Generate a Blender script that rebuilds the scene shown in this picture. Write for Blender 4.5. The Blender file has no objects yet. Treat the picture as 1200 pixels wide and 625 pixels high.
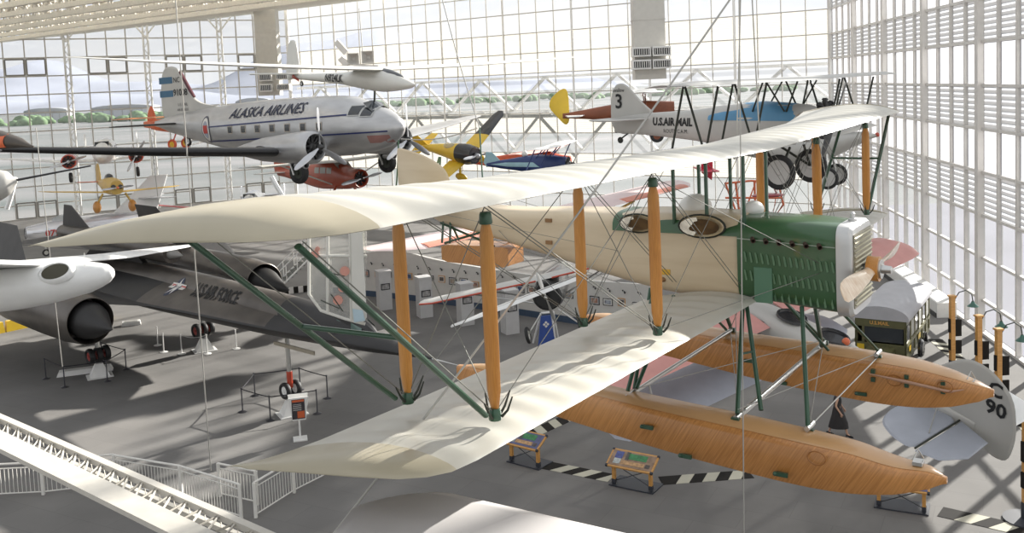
import bpy, bmesh, math, random
from mathutils import Vector, Matrix, Euler
PI = math.pi
SC = bpy.context.scene
COL = SC.collection
random.seed(7)
V = Vector

# ------------------------------------------------------------------ camera
CAMR = Matrix(((0.99914344, 0.0, 0.04138097), (-0.00335904, 0.99669999, 0.08110398), (-0.04124441, -0.08117351, 0.99584625)))
EYE = V((0, 0, 12.5))
FPX, CX, CY = 1120.0, 600.0, 191.1
cam = bpy.data.cameras.new('camera')
camo = bpy.data.objects.new('camera', cam)
COL.objects.link(camo)
R3 = Matrix((CAMR.col[0], CAMR.col[2], -CAMR.col[1])).transposed()
camo.matrix_world = Matrix.Translation(EYE) @ R3.to_4x4()
cam.sensor_width = 36.0
cam.lens = 36.0 * FPX / 1200.0
cam.shift_y = -(312.5 - CY) / 1200.0
cam.clip_end = 6000
cam.clip_start = 0.05
SC.camera = camo

def ray(px, py):
    return CAMR @ V(((px - CX) / FPX, 1.0, -(py - CY) / FPX))
def at(px, py, Y):
    d = ray(px, py)
    return EYE + d * (Y / d.y)
def ground(px, py, z=0.0):
    d = ray(px, py)
    return EYE + d * ((z - EYE.z) / d.z)

# ------------------------------------------------------------------ materials
MATS = {}
def nd(nt, t, x=0, y=0, **kw):
    n = nt.nodes.new(t)
    n.location = (x, y)
    for k, v in kw.items():
        setattr(n, k, v)
    return n
def mat(name, col, rough=0.5, metal=0.0, var=0.06, scale=3.0, bump=0.0, bscale=40.0, coat=0.0, alpha=1.0, trans=0.0, spec=0.5, stretch=None):
    if name in MATS:
        return MATS[name]
    m = bpy.data.materials.new(name)
    m.use_nodes = True
    nt = m.node_tree
    b = nt.nodes['Principled BSDF']
    tc = nd(nt, 'ShaderNodeTexCoord')
    mp = nd(nt, 'ShaderNodeMapping')
    if stretch:
        mp.inputs['Scale'].default_value = stretch
    nt.links.new(tc.outputs['Object'], mp.inputs['Vector'])
    no = nd(nt, 'ShaderNodeTexNoise')
    no.inputs['Scale'].default_value = scale
    no.inputs['Detail'].default_value = 4
    nt.links.new(mp.outputs['Vector'], no.inputs['Vector'])
    cr = nd(nt, 'ShaderNodeValToRGB')
    cr.color_ramp.elements[0].position = 0.3
    cr.color_ramp.elements[1].position = 0.7
    lo = [max(0, c * (1 - var)) for c in col]
    hi = [min(1, c * (1 + var)) for c in col]
    cr.color_ramp.elements[0].color = (*lo, 1)
    cr.color_ramp.elements[1].color = (*hi, 1)
    nt.links.new(no.outputs['Fac'], cr.inputs['Fac'])
    nt.links.new(cr.outputs['Color'], b.inputs['Base Color'])
    b.inputs['Roughness'].default_value = rough
    b.inputs['Metallic'].default_value = metal
    b.inputs['Coat Weight'].default_value = coat
    b.inputs['Specular IOR Level'].default_value = spec
    b.inputs['Alpha'].default_value = alpha
    b.inputs['Transmission Weight'].default_value = trans
    if bump:
        n2 = nd(nt, 'ShaderNodeTexNoise')
        n2.inputs['Scale'].default_value = bscale
        nt.links.new(tc.outputs['Object'], n2.inputs['Vector'])
        bp = nd(nt, 'ShaderNodeBump')
        bp.inputs['Strength'].default_value = bump
        bp.inputs['Distance'].default_value = 0.02
        nt.links.new(n2.outputs['Fac'], bp.inputs['Height'])
        nt.links.new(bp.outputs['Normal'], b.inputs['Normal'])
    MATS[name] = m
    return m
def wood(name, c1, c2, scale, dirv=(1, 0, 0), rough=0.35, coat=0.3, distort=1.5, rot=(0, 0, 0)):
    if name in MATS:
        return MATS[name]
    m = bpy.data.materials.new(name)
    m.use_nodes = True
    nt = m.node_tree
    b = nt.nodes['Principled BSDF']
    tc = nd(nt, 'ShaderNodeTexCoord')
    mp0 = nd(nt, 'ShaderNodeMapping')
    mp0.inputs['Rotation'].default_value = rot
    nt.links.new(tc.outputs['Object'], mp0.inputs['Vector'])
    mp = nd(nt, 'ShaderNodeMapping')
    mp.inputs['Scale'].default_value = dirv
    nt.links.new(mp0.outputs['Vector'], mp.inputs['Vector'])
    no = nd(nt, 'ShaderNodeTexNoise')
    no.inputs['Scale'].default_value = scale
    no.inputs['Detail'].default_value = 6
    no.inputs['Distortion'].default_value = distort * 0.2
    nt.links.new(mp.outputs['Vector'], no.inputs['Vector'])
    n2 = nd(nt, 'ShaderNodeTexNoise')
    n2.inputs['Scale'].default_value = scale * 0.12
    nt.links.new(tc.outputs['Object'], n2.inputs['Vector'])
    mx = nd(nt, 'ShaderNodeMix')
    mx.data_type = 'FLOAT'
    mx.inputs[0].default_value = 0.4
    nt.links.new(no.outputs['Fac'], mx.inputs[2])
    nt.links.new(n2.outputs['Fac'], mx.inputs[3])
    cr = nd(nt, 'ShaderNodeValToRGB')
    cr.color_ramp.elements[0].position = 0.36
    cr.color_ramp.elements[1].position = 0.62
    cr.color_ramp.elements[0].color = (*c1, 1)
    cr.color_ramp.elements[1].color = (*c2, 1)
    nt.links.new(mx.outputs[0], cr.inputs['Fac'])
    nt.links.new(cr.outputs['Color'], b.inputs['Base Color'])
    b.inputs['Roughness'].default_value = rough
    b.inputs['Coat Weight'].default_value = coat
    b.inputs['Coat Roughness'].default_value = 0.15
    MATS[name] = m
    return m

# ------------------------------------------------------------------ mesh builder
class MB:
    def __init__(s):
        s.v = []
        s.f = []
        s.m = []
        s.cur = 0
    def add(s, vs, fs):
        o = len(s.v)
        s.v += [tuple(p) for p in vs]
        for f in fs:
            s.f.append([i + o for i in f])
            s.m.append(s.cur)
        return s
    def box(s, c, d, rot=None, taper=1.0):
        c = V(c)
        h = [d[0] / 2, d[1] / 2, d[2] / 2]
        vs = []
        for sz in (-1, 1):
            k = taper if sz > 0 else 1.0
            for sx, sy in ((-1, -1), (1, -1), (1, 1), (-1, 1)):
                p = V((sx * h[0] * k, sy * h[1] * k, sz * h[2]))
                if rot is not None:
                    p = rot @ p
                vs.append(c + p)
        return s.add(vs, [(3, 2, 1, 0), (4, 5, 6, 7), (0, 1, 5, 4), (1, 2, 6, 5), (2, 3, 7, 6), (3, 0, 4, 7)])
    def beam(s, a, b, w, h=None, up=(0, 0, 1)):
        a, b = V(a), V(b)
        h = h or w
        d = (b - a)
        L = d.length
        if L < 1e-6:
            return s
        d.normalize()
        up = V(up)
        if abs(d.dot(up)) > 0.98:
            up = V((1, 0, 0))
        x = d.cross(up).normalized()
        z = x.cross(d)
        vs = []
        for p in (a, b):
            for i, j in ((-1, -1), (1, -1), (1, 1), (-1, 1)):
                vs.append(p + x * (i * w / 2) + z * (j * h / 2))
        return s.add(vs, [(3, 2, 1, 0), (4, 5, 6, 7), (0, 1, 5, 4), (1, 2, 6, 5), (2, 3, 7, 6), (3, 0, 4, 7)])
    def tube(s, pts, r, n=8, flat=1.0, up=(0, 0, 1), cap=True):
        pts = [V(p) for p in pts]
        rs = r if isinstance(r, (list, tuple)) else [r] * len(pts)
        rings = []
        for i, p in enumerate(pts):
            d = (pts[min(i + 1, len(pts) - 1)] - pts[max(i - 1, 0)]).normalized()
            u = V(up)
            if abs(d.dot(u)) > 0.97:
                u = V((1, 0, 0))
            x = d.cross(u).normalized()
            z = x.cross(d)
            rings.append([p + x * (math.cos(2 * PI * k / n) * rs[i] * flat) + z * (math.sin(2 * PI * k / n) * rs[i]) for k in range(n)])
        return s.loft(rings, cap=cap)
    def loft(s, rings, cap=True, closed=True):
        n = len(rings[0])
        vs = [p for r in rings for p in r]
        fs = []
        for i in range(len(rings) - 1):
            for k in range(n if closed else n - 1):
                a = i * n + k
                b = i * n + (k + 1) % n
                fs.append((a, b, b + n, a + n))
        if cap:
            fs.append(tuple(range(n - 1, -1, -1)))
            fs.append(tuple((len(rings) - 1) * n + k for k in range(n)))
        return s.add(vs, fs)
    def lathe(s, prof, o=(0, 0, 0), ax=(1, 0, 0), n=24, cap=True):
        ax = V(ax).normalized()
        u = V((0, 0, 1)) if abs(ax.z) < 0.9 else V((1, 0, 0))
        x = ax.cross(u).normalized()
        z = x.cross(ax)
        o = V(o)
        rings = [[o + ax * t + x * (math.cos(2 * PI * k / n) * r) + z * (math.sin(2 * PI * k / n) * r) for k in range(n)] for t, r in prof]
        return s.loft(rings, cap=cap)
    def prism(s, poly, a, b, axis=1):
        # poly of 2D points extruded along axis from a to b
        n = len(poly)
        def mk(p, t):
            if axis == 1:
                return (p[0], t, p[1])
            if axis == 0:
                return (t, p[0], p[1])
            return (p[0], p[1], t)
        vs = [mk(p, a) for p in poly] + [mk(p, b) for p in poly]
        fs = [tuple(range(n))[::-1], tuple(range(n, 2 * n))]
        fs += [(i, (i + 1) % n, (i + 1) % n + n, i + n) for i in range(n)]
        return s.add(vs, fs)
    def sphere(s, c, r, nu=14, nv=9, sc=(1, 1, 1)):
        c = V(c)
        rings = []
        for j in range(nv + 1):
            a = -PI / 2 + PI * j / nv
            a = max(-PI / 2 + 0.03, min(PI / 2 - 0.03, a))
            rings.append([c + V((math.cos(a) * math.cos(2 * PI * k / nu) * r * sc[0], math.cos(a) * math.sin(2 * PI * k / nu) * r * sc[1], math.sin(a) * r * sc[2])) for k in range(nu)])
        return s.loft(rings)
    def build(s, name, m, parent=None, smooth=35, loc=None, rot=None):
        me = bpy.data.meshes.new(name)
        me.from_pydata(s.v, [], s.f)
        bm = bmesh.new()
        bm.from_mesh(me)
        bmesh.ops.recalc_face_normals(bm, faces=bm.faces)
        bm.to_mesh(me)
        bm.free()
        for q in (m if isinstance(m, (list, tuple)) else [m]):
            me.materials.append(q)
        if isinstance(m, (list, tuple)):
            me.polygons.foreach_set('material_index', s.m)
        if smooth:
            me.polygons.foreach_set('use_smooth', [True] * len(me.polygons))
            me.set_sharp_from_angle(angle=math.radians(smooth))
        o = bpy.data.objects.new(name, me)
        COL.objects.link(o)
        if parent is not None:
            o.parent = parent
        if loc is not None:
            o.location = loc
        if rot is not None:
            o.rotation_euler = rot
        return o

def tag(o, label=None, cat=None, group=None, kind=None):
    if label:
        o['label'] = label
    if cat:
        o['category'] = cat
    if group:
        o['group'] = group
    if kind:
        o['kind'] = kind
    return o
def thing(name, label, cat, loc=(0, 0, 0), rot=(0, 0, 0), group=None):
    o = bpy.data.objects.new(name, None)
    o.empty_display_size = 0.3
    COL.objects.link(o)
    o.location = loc
    if isinstance(rot, Matrix):
        o.rotation_euler = rot.to_euler()
    elif isinstance(rot, (int, float)):
        o.rotation_euler = (0, 0, rot)
    else:
        o.rotation_euler = rot
    return tag(o, label, cat, group)
def pose(x, y, z, yaw, pitch=0.0, roll=0.0):
    # fit convention: Rz(yaw) Ry(pitch) Rx(roll)
    return (x, y, z), Matrix.Rotation(yaw, 3, 'Z') @ Matrix.Rotation(pitch, 3, 'Y') @ Matrix.Rotation(roll, 3, 'X')
def copy_tree(o, parent=None):
    c = o.copy()
    COL.objects.link(c)
    if parent is not None:
        c.parent = parent
    for ch in list(o.children):
        copy_tree(ch, c)
    return c

# ------------------------------------------------------------------ shape kit
def lerp(a, b, t):
    return a + (b - a) * t
def interp(tab, x):
    # tab: list of tuples, first = key ascending
    if x <= tab[0][0]:
        return tab[0][1:]
    for a, b in zip(tab, tab[1:]):
        if x <= b[0]:
            t = (x - a[0]) / (b[0] - a[0])
            return tuple(lerp(p, q, t) for p, q in zip(a[1:], b[1:]))
    return tab[-1][1:]
def smooth_tab(tab, n=4):
    # catmull-rom refine
    out = []
    for i in range(len(tab) - 1):
        p0 = tab[max(i - 1, 0)]
        p1 = tab[i]
        p2 = tab[i + 1]
        p3 = tab[min(i + 2, len(tab) - 1)]
        for k in range(n):
            t = k / n
            row = [lerp(p1[0], p2[0], t)]
            for c in range(1, len(p1)):
                a, b, cc, d = p0[c], p1[c], p2[c], p3[c]
                v = 0.5 * ((2 * b) + (-a + cc) * t + (2 * a - 5 * b + 4 * cc - d) * t * t + (-a + 3 * b - 3 * cc + d) * t ** 3)
                row.append(v)
            out.append(tuple(row))
    out.append(tuple(tab[-1]))
    return out
def supere(a, n):
    c, s_ = math.cos(a), math.sin(a)
    return math.copysign(abs(c) ** (2.0 / n), c), math.copysign(abs(s_) ** (2.0 / n), s_)
class Body:
    # sections: (x, zc, halfwidth, halfheight, exponent)
    def __init__(s, secs, refine=4, n=24):
        secs = sorted(secs)
        s.tab = smooth_tab(secs, refine) if refine > 1 else secs
        s.n = n
    def rings(s, x0=-1e9, x1=1e9):
        out = []
        for x, zc, w, h, e in s.tab:
            if x < x0 or x > x1:
                continue
            w, h = max(w, 0.004), max(h, 0.004)
            r = []
            for k in range(s.n):
                cy_, sz_ = supere(2 * PI * k / s.n + 1e-4, e)
                r.append((x, cy_ * w, zc + sz_ * h))
            out.append(r)
        return out
    def mesh(s, mb, x0=-1e9, x1=1e9):
        return mb.loft(s.rings(x0, x1))
    def side(s, x, z, off=0.01):
        zc, w, h, e = interp(s.tab, x)
        q = min(0.999, abs((z - zc) / max(h, 1e-3)))
        return max(w * (1 - q ** e) ** (1.0 / e), 0) + off
def airfoil(xle, xte, y, zle, zte, th, n=9, camber=0.04, low=1.0):
    # ring of points: upper from LE to TE then lower back
    c = xle - xte
    up, lo = [], []
    for i in range(n + 1):
        t = 0.5 * (1 - math.cos(PI * i / n))
        yt = 5 * (0.2969 * math.sqrt(t) - 0.126 * t - 0.3516 * t * t + 0.2843 * t ** 3 - 0.1036 * t ** 4) * th
        yc = camber * c * 4 * t * (1 - t) * (1.2 - 0.4 * t)
        x = xle - c * t
        z = lerp(zle, zte, t)
        up.append((x, y, z + yc + yt))
        lo.append((x, y, z + yc * low - yt * 0.8))
    return up + lo[-2:0:-1]
def wing_mesh(mb, st, n=9, camber=0.04, rib=None, sag=0.0, fine=0.09, low=1.0):
    # st: list (y, xle, xte, zle, zte, th) ascending y
    st = sorted(st)
    rings = []
    if rib:
        ys = []
        y = st[0][0]
        while y < st[-1][0]:
            ys.append(y)
            y += fine
        ys.append(st[-1][0])
        ys = sorted(set(ys + [q[0] for q in st]))
    else:
        ys = [q[0] for q in st]
    for y in ys:
        xle, xte, zle, zte, th = interp(st, y)
        if rib:
            ph = (y / rib) % 1.0
            k = 1 - math.sin(PI * ph) ** 2 * sag
        else:
            k = 1.0
        rings.append(airfoil(xle, xte, y, zle, zte, th * k, n, camber * (1 - (1 - k) * 0.35), low))
    return mb.loft(rings)
def chaikin(poly, k=.22):
    if len(poly) < 6:
        return poly
    for _ in range(2):
        out = []
        for i in range(len(poly)):
            p, q = poly[i], poly[(i + 1) % len(poly)]
            out.append((lerp(p[0], q[0], k), lerp(p[1], q[1], k)))
            out.append((lerp(p[0], q[0], 1 - k), lerp(p[1], q[1], 1 - k)))
        poly = out
    return poly
def fin_mesh(mb, poly, th, y0=0.0):
    poly = chaikin(poly)
    # vertical flat surface outlined in x,z: bevelled edges
    n = len(poly)
    cx = sum(p[0] for p in poly) / n
    cz = sum(p[1] for p in poly) / n
    rings = []
    for k, t in ((0.0, 0.94), (0.35, 0.985), (0.5, 1.0), (0.65, 0.985), (1.0, 0.94)):
        rings.append([(cx + (p[0] - cx) * t, y0 + (k - 0.5) * th, cz + (p[1] - cz) * t) for p in poly])
    return mb.loft(rings)
def flat_mesh(mb, poly, th, z0=0.0, dz=None):
    poly = chaikin(poly)
    n = len(poly)
    cx = sum(p[0] for p in poly) / n
    cy_ = sum(p[1] for p in poly) / n
    rings = []
    for k, t in ((0.0, 0.94), (0.35, 0.985), (0.5, 1.0), (0.65, 0.985), (1.0, 0.94)):
        rings.append([(cx + (p[0] - cx) * t, cy_ + (p[1] - cy_) * t, z0 + (k - 0.5) * th + (dz(p) if dz else 0)) for p in poly])
    return mb.loft(rings)
def wheel(parent, c, r, w, tyre, hubm, name='wheel', ax=(0, 1, 0), hub_r=0.55):
    mb = MB()
    k = w / 2
    mb.lathe([(-k * .5, r * hub_r), (-k, r * .75), (-k * .9, r * .92), (-k * .4, r), (k * .4, r), (k * .9, r * .92), (k, r * .75), (k * .5, r * hub_r)], c, ax, 22, cap=False)
    w_ = mb.build(name, tyre, parent)
    hb = MB()
    hb.lathe([(-k * .8, .01), (-k * .8, r * .16), (-k * .45, r * .2), (-k * .5, r * hub_r * 1.03), (k * .5, r * hub_r * 1.03), (k * .45, r * .2), (k * .8, r * .16), (k * .8, .01)], c, ax, 18)
    hb.build('hub', hubm, w_)
    return w_
def prop(parent, c, r, blades, mblade, mhub, ang=0.0, chord=None, ax=(1, 0, 0), name='propeller', spin=0.08, mtip=None, hubs=True):
    # propeller in the y-z plane turned to axis ax
    chord = chord or r * 0.16
    ax = V(ax).normalized()
    rotm = V((1, 0, 0)).rotation_difference(ax).to_matrix()
    hub = MB()
    hub.lathe([(-spin, spin * .9), (0, spin), (spin * .9, spin * .8), (spin * 1.5, spin * .3), (spin * 1.6, .004)], c, ax, 14)
    ho = hub.build(name, mhub, parent)
    for b in range(blades):
        a = ang + 2 * PI * b / blades
        d = V((0, math.cos(a), math.sin(a)))
        e = V((0, -math.sin(a), math.cos(a)))
        rings = []
        for t, cf, tw in ((.0, .35, 1.2), (.12, .4, 1.1), (.3, .85, .8), (.55, 1.0, .5), (.8, .85, .35), (.95, .6, .28), (1.0, .2, .25)):
            p = d * (r * t)
            u = (e * math.cos(tw) + V((1, 0, 0)) * math.sin(tw)) * (chord * cf / 2)
            v_ = (V((1, 0, 0)) * math.cos(tw) - e * math.sin(tw)) * (chord * cf * .08 + .004)
            if t < .2:
                v_ = v_ * 3
            rings.append([V(c) + rotm @ (p + q) for q in (u, u * .5 + v_, u * -.5 + v_, -u, u * -.5 - v_, u * .5 - v_)])
        bl = MB()
        bl.loft(rings)
        bl.build('blade', mblade, ho)
    return ho
def radial(parent, c, r, L, mcyl, ax=(1, 0, 0), n=9, name='engine'):
    mb = MB()
    mb.lathe([(-L / 2, .01), (-L / 2, r * .42), (L * .2, r * .42), (L / 2, r * .25), (L / 2, .01)], c, ax, 16)
    axv = V(ax).normalized()
    rotm = V((1, 0, 0)).rotation_difference(axv).to_matrix()
    for k in range(n):
        a = 2 * PI * k / n + .2
        d = rotm @ V((0, math.cos(a), math.sin(a)))
        p = V(c)
        prof = []
        for j in range(6):
            t = r * (.4 + .55 * j / 5)
            prof += [(t, r * .17), (t + r * .05, r * .17), (t + r * .05, r * .13), (t + r * .1, r * .13)]
        mb.lathe(prof, c, d, 8)
    return mb.build(name, mcyl, parent)
def wrap_text(s, size, mp, m, parent, name='lettering', label=None, align='LEFT', shear=0.0, ext=0.0, bold=0.0, res=2, xs=1.0):
    cu = bpy.data.curves.new(name, 'FONT')
    cu.body = s
    cu.size = size
    cu.align_x = align
    cu.shear = shear
    cu.resolution_u = res
    cu.offset = bold
    to = bpy.data.objects.new(name, cu)
    COL.objects.link(to)
    dg = bpy.context.evaluated_depsgraph_get()
    me = bpy.data.meshes.new_from_object(to.evaluated_get(dg))
    bpy.data.objects.remove(to)
    bm = bmesh.new()
    bm.from_mesh(me)
    bmesh.ops.triangulate(bm, faces=bm.faces)
    for _ in range(3):
        ed = [e for e in bm.edges if e.calc_length() > size * .16]
        if not ed:
            break
        bmesh.ops.subdivide_edges(bm, edges=ed, cuts=1)
        bmesh.ops.triangulate(bm, faces=bm.faces)
    bm.to_mesh(me)
    bm.free()
    for v_ in me.vertices:
        v_.co = mp(v_.co.x * xs, v_.co.y)
    me.materials.clear()
    me.materials.append(m)
    o = bpy.data.objects.new(name, me)
    COL.objects.link(o)
    if parent is not None:
        o.parent = parent
    return o
# ================================================================== setting
TEX = {}
def floor_mat():
    m = mat('floor_carpet', (0.185, 0.178, 0.168), 0.9, var=0.12, scale=0.35, bump=0.15, bscale=60, spec=0.25)
    nt = m.node_tree
    b = nt.nodes['Principled BSDF']
    src = b.inputs['Base Color'].links[0].from_socket
    tc = nd(nt, 'ShaderNodeTexCoord')
    mp = nd(nt, 'ShaderNodeMapping')
    mp.inputs['Rotation'].default_value = (0, 0, 0.5)
    nt.links.new(tc.outputs['Object'], mp.inputs['Vector'])
    br = nd(nt, 'ShaderNodeTexBrick')
    br.inputs['Scale'].default_value = 1.0
    br.inputs['Brick Width'].default_value = 2.4
    br.inputs['Row Height'].default_value = 1.2
    br.inputs['Mortar Size'].default_value = 0.012
    br.inputs['Color1'].default_value = (1, 1, 1, 1)
    br.inputs['Color2'].default_value = (0.94, 0.94, 0.95, 1)
    br.inputs['Mortar'].default_value = (0.86, 0.86, 0.86, 1)
    nt.links.new(mp.outputs['Vector'], br.inputs['Vector'])
    mx = nd(nt, 'ShaderNodeMix')
    mx.data_type = 'RGBA'
    mx.blend_type = 'MULTIPLY'
    mx.inputs[0].default_value = 1.0
    nt.links.new(src, mx.inputs[6])
    nt.links.new(br.outputs['Color'], mx.inputs[7])
    nt.links.new(mx.outputs[2], b.inputs['Base Color'])
    return m
def pane_mat(name, veil, veilcol=(0.5, 0.52, 0.55), tint=(0.97, 0.985, 1.0)):
    m = bpy.data.materials.new(name)
    m.use_nodes = True
    nt = m.node_tree
    nt.nodes.clear()
    out = nd(nt, 'ShaderNodeOutputMaterial')
    tr = nd(nt, 'ShaderNodeBsdfTransparent')
    tr.inputs['Color'].default_value = (*tint, 1)
    gl = nd(nt, 'ShaderNodeBsdfGlossy')
    gl.inputs['Roughness'].default_value = 0.03
    tl = nd(nt, 'ShaderNodeBsdfTranslucent')
    tl.inputs['Color'].default_value = (*veilcol, 1)
    m1 = nd(nt, 'ShaderNodeMixShader')
    m1.inputs[0].default_value = 0.04
    m2 = nd(nt, 'ShaderNodeMixShader')
    m2.inputs[0].default_value = veil
    nt.links.new(tr.outputs[0], m1.inputs[1])
    nt.links.new(gl.outputs[0], m1.inputs[2])
    nt.links.new(m1.outputs[0], m2.inputs[1])
    nt.links.new(tl.outputs[0], m2.inputs[2])
    nt.links.new(m2.outputs[0], out.inputs[0])
    return m
def blind_mat(name, col, period, open_=0.3):
    # slatted shade: bands of translucent white slat and open gap
    m = bpy.data.materials.new(name)
    m.use_nodes = True
    nt = m.node_tree
    nt.nodes.clear()
    out = nd(nt, 'ShaderNodeOutputMaterial')
    tc = nd(nt, 'ShaderNodeTexCoord')
    sx = nd(nt, 'ShaderNodeSeparateXYZ')
    nt.links.new(tc.outputs['Object'], sx.inputs[0])
    mu = nd(nt, 'ShaderNodeMath', operation='MULTIPLY')
    mu.inputs[1].default_value = 1.0 / period
    nt.links.new(sx.outputs['Z'], mu.inputs[0])
    fr = nd(nt, 'ShaderNodeMath', operation='FRACT')
    nt.links.new(mu.outputs[0], fr.inputs[0])
    lt = nd(nt, 'ShaderNodeMath', operation='LESS_THAN')
    lt.inputs[1].default_value = open_
    nt.links.new(fr.outputs[0], lt.inputs[0])
    tr = nd(nt, 'ShaderNodeBsdfTransparent')
    tr.inputs['Color'].default_value = (0.8, 0.84, 0.86, 1)
    tl = nd(nt, 'ShaderNodeBsdfTranslucent')
    tl.inputs['Color'].default_value = (*col, 1)
    df = nd(nt, 'ShaderNodeBsdfDiffuse')
    df.inputs['Color'].default_value = (*col, 1)
    a = nd(nt, 'ShaderNodeMixShader')
    a.inputs[0].default_value = 0.25
    nt.links.new(tl.outputs[0], a.inputs[1])
    nt.links.new(df.outputs[0], a.inputs[2])
    b = nd(nt, 'ShaderNodeMixShader')
    nt.links.new(lt.outputs[0], b.inputs[0])
    nt.links.new(a.outputs[0], b.inputs[1])
    nt.links.new(tr.outputs[0], b.inputs[2])
    nt.links.new(b.outputs[0], out.inputs[0])
    return m
M_FLOOR = floor_mat()
M_PANE = pane_mat('clear_glass', 0.10)
M_FROST = pane_mat('sun_diffusing_glass', 0.93, (0.50, 0.51, 0.53))  # frosting added to diffuse direct sun before it reaches the floor
M_PANE_L = pane_mat('hazy_glass', 0.09)
M_BLIND = blind_mat('slatted_blind', (0.50, 0.49, 0.48), 0.26, 0.3)
M_BLIND_C = blind_mat('cream_slatted_blind', (0.40, 0.385, 0.35), 0.2, 0.10)
M_MULL = mat('mullion_grey', (0.52, 0.50, 0.46), 0.5, var=0.05)
M_MULLR = mat('mullion_warm_grey', (0.68, 0.65, 0.61), 0.45, var=0.05)
M_MULLD = mat('mullion_brown_grey', (0.26, 0.25, 0.23), 0.5, var=0.05)
M_WHITE = mat('white_paint', (0.80, 0.79, 0.76), 0.45, var=0.03)
M_ROOF = mat('cream_roof_paint', (0.80, 0.76, 0.67), 0.5, var=0.06, scale=6)
M_TRUSS = mat('cream_truss_paint', (0.56, 0.53, 0.47), 0.5, var=0.08, scale=6)
WN = [0]
WPARTS = {}
def glazed_bay(P0, P1, z0, z1, ncell, row0, rowh, bar, barm, panem, blinds=(), blindm=None, thick=0.10, inward=(0, 0), boxes=(), tbar=None):
    WN[0] += 1
    P0, P1 = V((*P0, 0)), V((*P1, 0))
    u = (P1 - P0)
    L = u.length
    u.normalize()
    nrm = V((inward[0], inward[1], 0)).normalized()
    root = thing('window_%d' % WN[0], None, None, P0, math.atan2(u.y, u.x))
    root['kind'] = 'structure'
    # local: x along wall, y = left normal
    sgn = 1 if V((-u.y, u.x, 0)).dot(nrm) > 0 else -1
    mb = MB()
    for i in range(1, ncell):
        x = L * i / ncell
        mb.box((x, 0, (z0 + z1) / 2), (bar, thick, z1 - z0))
    mb.build('mullion', barm, root, smooth=0)
    mb = MB()
    z = row0
    tb = tbar or bar
    while z < z1:
        if z > z0 + .05:
            mb.box((L / 2, sgn * 0.01, z), (L, thick * .8, tb))
        z += rowh
    mb.box((L / 2, 0, z0 + .06), (L, thick * 1.3, .12))
    mb.build('transom', barm, root, smooth=0)
    for (za, zb, pm) in (panem if isinstance(panem, tuple) else ((z0, z1, panem),)):
        mb = MB()
        mb.add([(0, -sgn * .03, za), (L, -sgn * .03, za), (L, -sgn * .03, zb), (0, -sgn * .03, zb)], [(0, 1, 2, 3)])
        mb.build('pane', pm, root, smooth=0)
    for (a, b) in blinds:
        mb = MB()
        mb.add([(0, -sgn * .09, a), (L, -sgn * .09, a), (L, -sgn * .09, b), (0, -sgn * .09, b)], [(0, 1, 2, 3)])
        mb.build('blind', blindm, root, smooth=0)
    for (c0, zb) in boxes:
        # opening casements: heavier frame around one cell
        mb = MB()
        w = L / ncell
        xa, xb = w * c0 + .12, w * (c0 + 1) - .12
        for (p, q) in (((xa, zb + .15), (xb, zb + .15)), ((xa, zb + rowh - .15), (xb, zb + rowh - .15)), ((xa, zb + .15), (xa, zb + rowh - .15)), ((xb, zb + .15), (xb, zb + rowh - .15))):
            mb.beam((p[0], sgn * .04, p[1]), (q[0], sgn * .04, q[1]), .16, .1, up=(0, 1, 0))
        mb.build('casement', M_MULLD, root, smooth=0)
    return root
TN = [0]
def trim(mb, m, smooth=0, **k):
    TN[0] += 1
    o = mb.build('trim_%d' % TN[0], m, smooth=smooth, **k)
    o['kind'] = 'structure'
    return o
A_ = V((26.3, 78.0, 0))
UC = V((-1.3125, 1.0, 0)).normalized()
LC = 67.0
B_ = A_ + UC * LC
UL = V((-1.79, -1.0, 0)).normalized()
UR_ = V((0.135, 1.0, 0)).normalized()
ZR = [1.6 + 2 * k for k in range(11)]
def xy(p):
    return (p.x, p.y)
INC = (-UC.y * 1.0, UC.x)       # inward normal of the centre wall
INC = (-0.607, -0.795)
# centre wall: 8 bays
nb = 8
for i in range(nb):
    p, q = A_ + UC * (LC * i / nb), A_ + UC * (LC * (i + 1) / nb)
    glazed_bay(xy(p), xy(q), 0.0, 23.4, 4, 1.6, 2.0, .065, M_MULL, M_PANE, ((13.6, 17.6), (7.6, 9.6), (3.6, 5.6)), M_BLIND_C, inward=INC, thick=.12, tbar=.09)
# left wall: 8 bays
for i in range(8):
    p, q = B_ + UL * (8.3 * i), B_ + UL * (8.3 * (i + 1))
    bx = ((1, 15.6), (2, 15.6)) if i % 1 == 0 else ()
    bx = tuple(list(bx) + [(1, .0), (2, .0)])
    glazed_bay(xy(p), xy(q), 0.0, 23.4 - .45 * i, 4, 1.6, 2.0, .13, M_MULL, M_PANE_L, (), None, inward=(0.487, -0.873), thick=.15, boxes=bx, tbar=.14)
# right wall
def rw(y):
    return V((21.2 + 0.135 * (y - 40), y, 0))
ys = [78.0]
while ys[-1] > -8:
    ys.append(ys[-1] - 8.5)
for i in range(len(ys) - 1):
    p, q = rw(ys[i]), rw(ys[i + 1])
    glazed_bay(xy(p), xy(q), 0.0, 23.4, 4, 1.6, 2.0, .17, M_MULLR, ((0.0, 5.6, M_PANE), (5.6, 19.6, M_FROST), (19.6, 23.4, M_PANE)), ((13.6, 15.6), (9.6, 11.6), (5.6, 7.6), (17.6, 19.6)), M_BLIND, inward=(-1, 0.135), thick=.22, tbar=.13)
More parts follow.
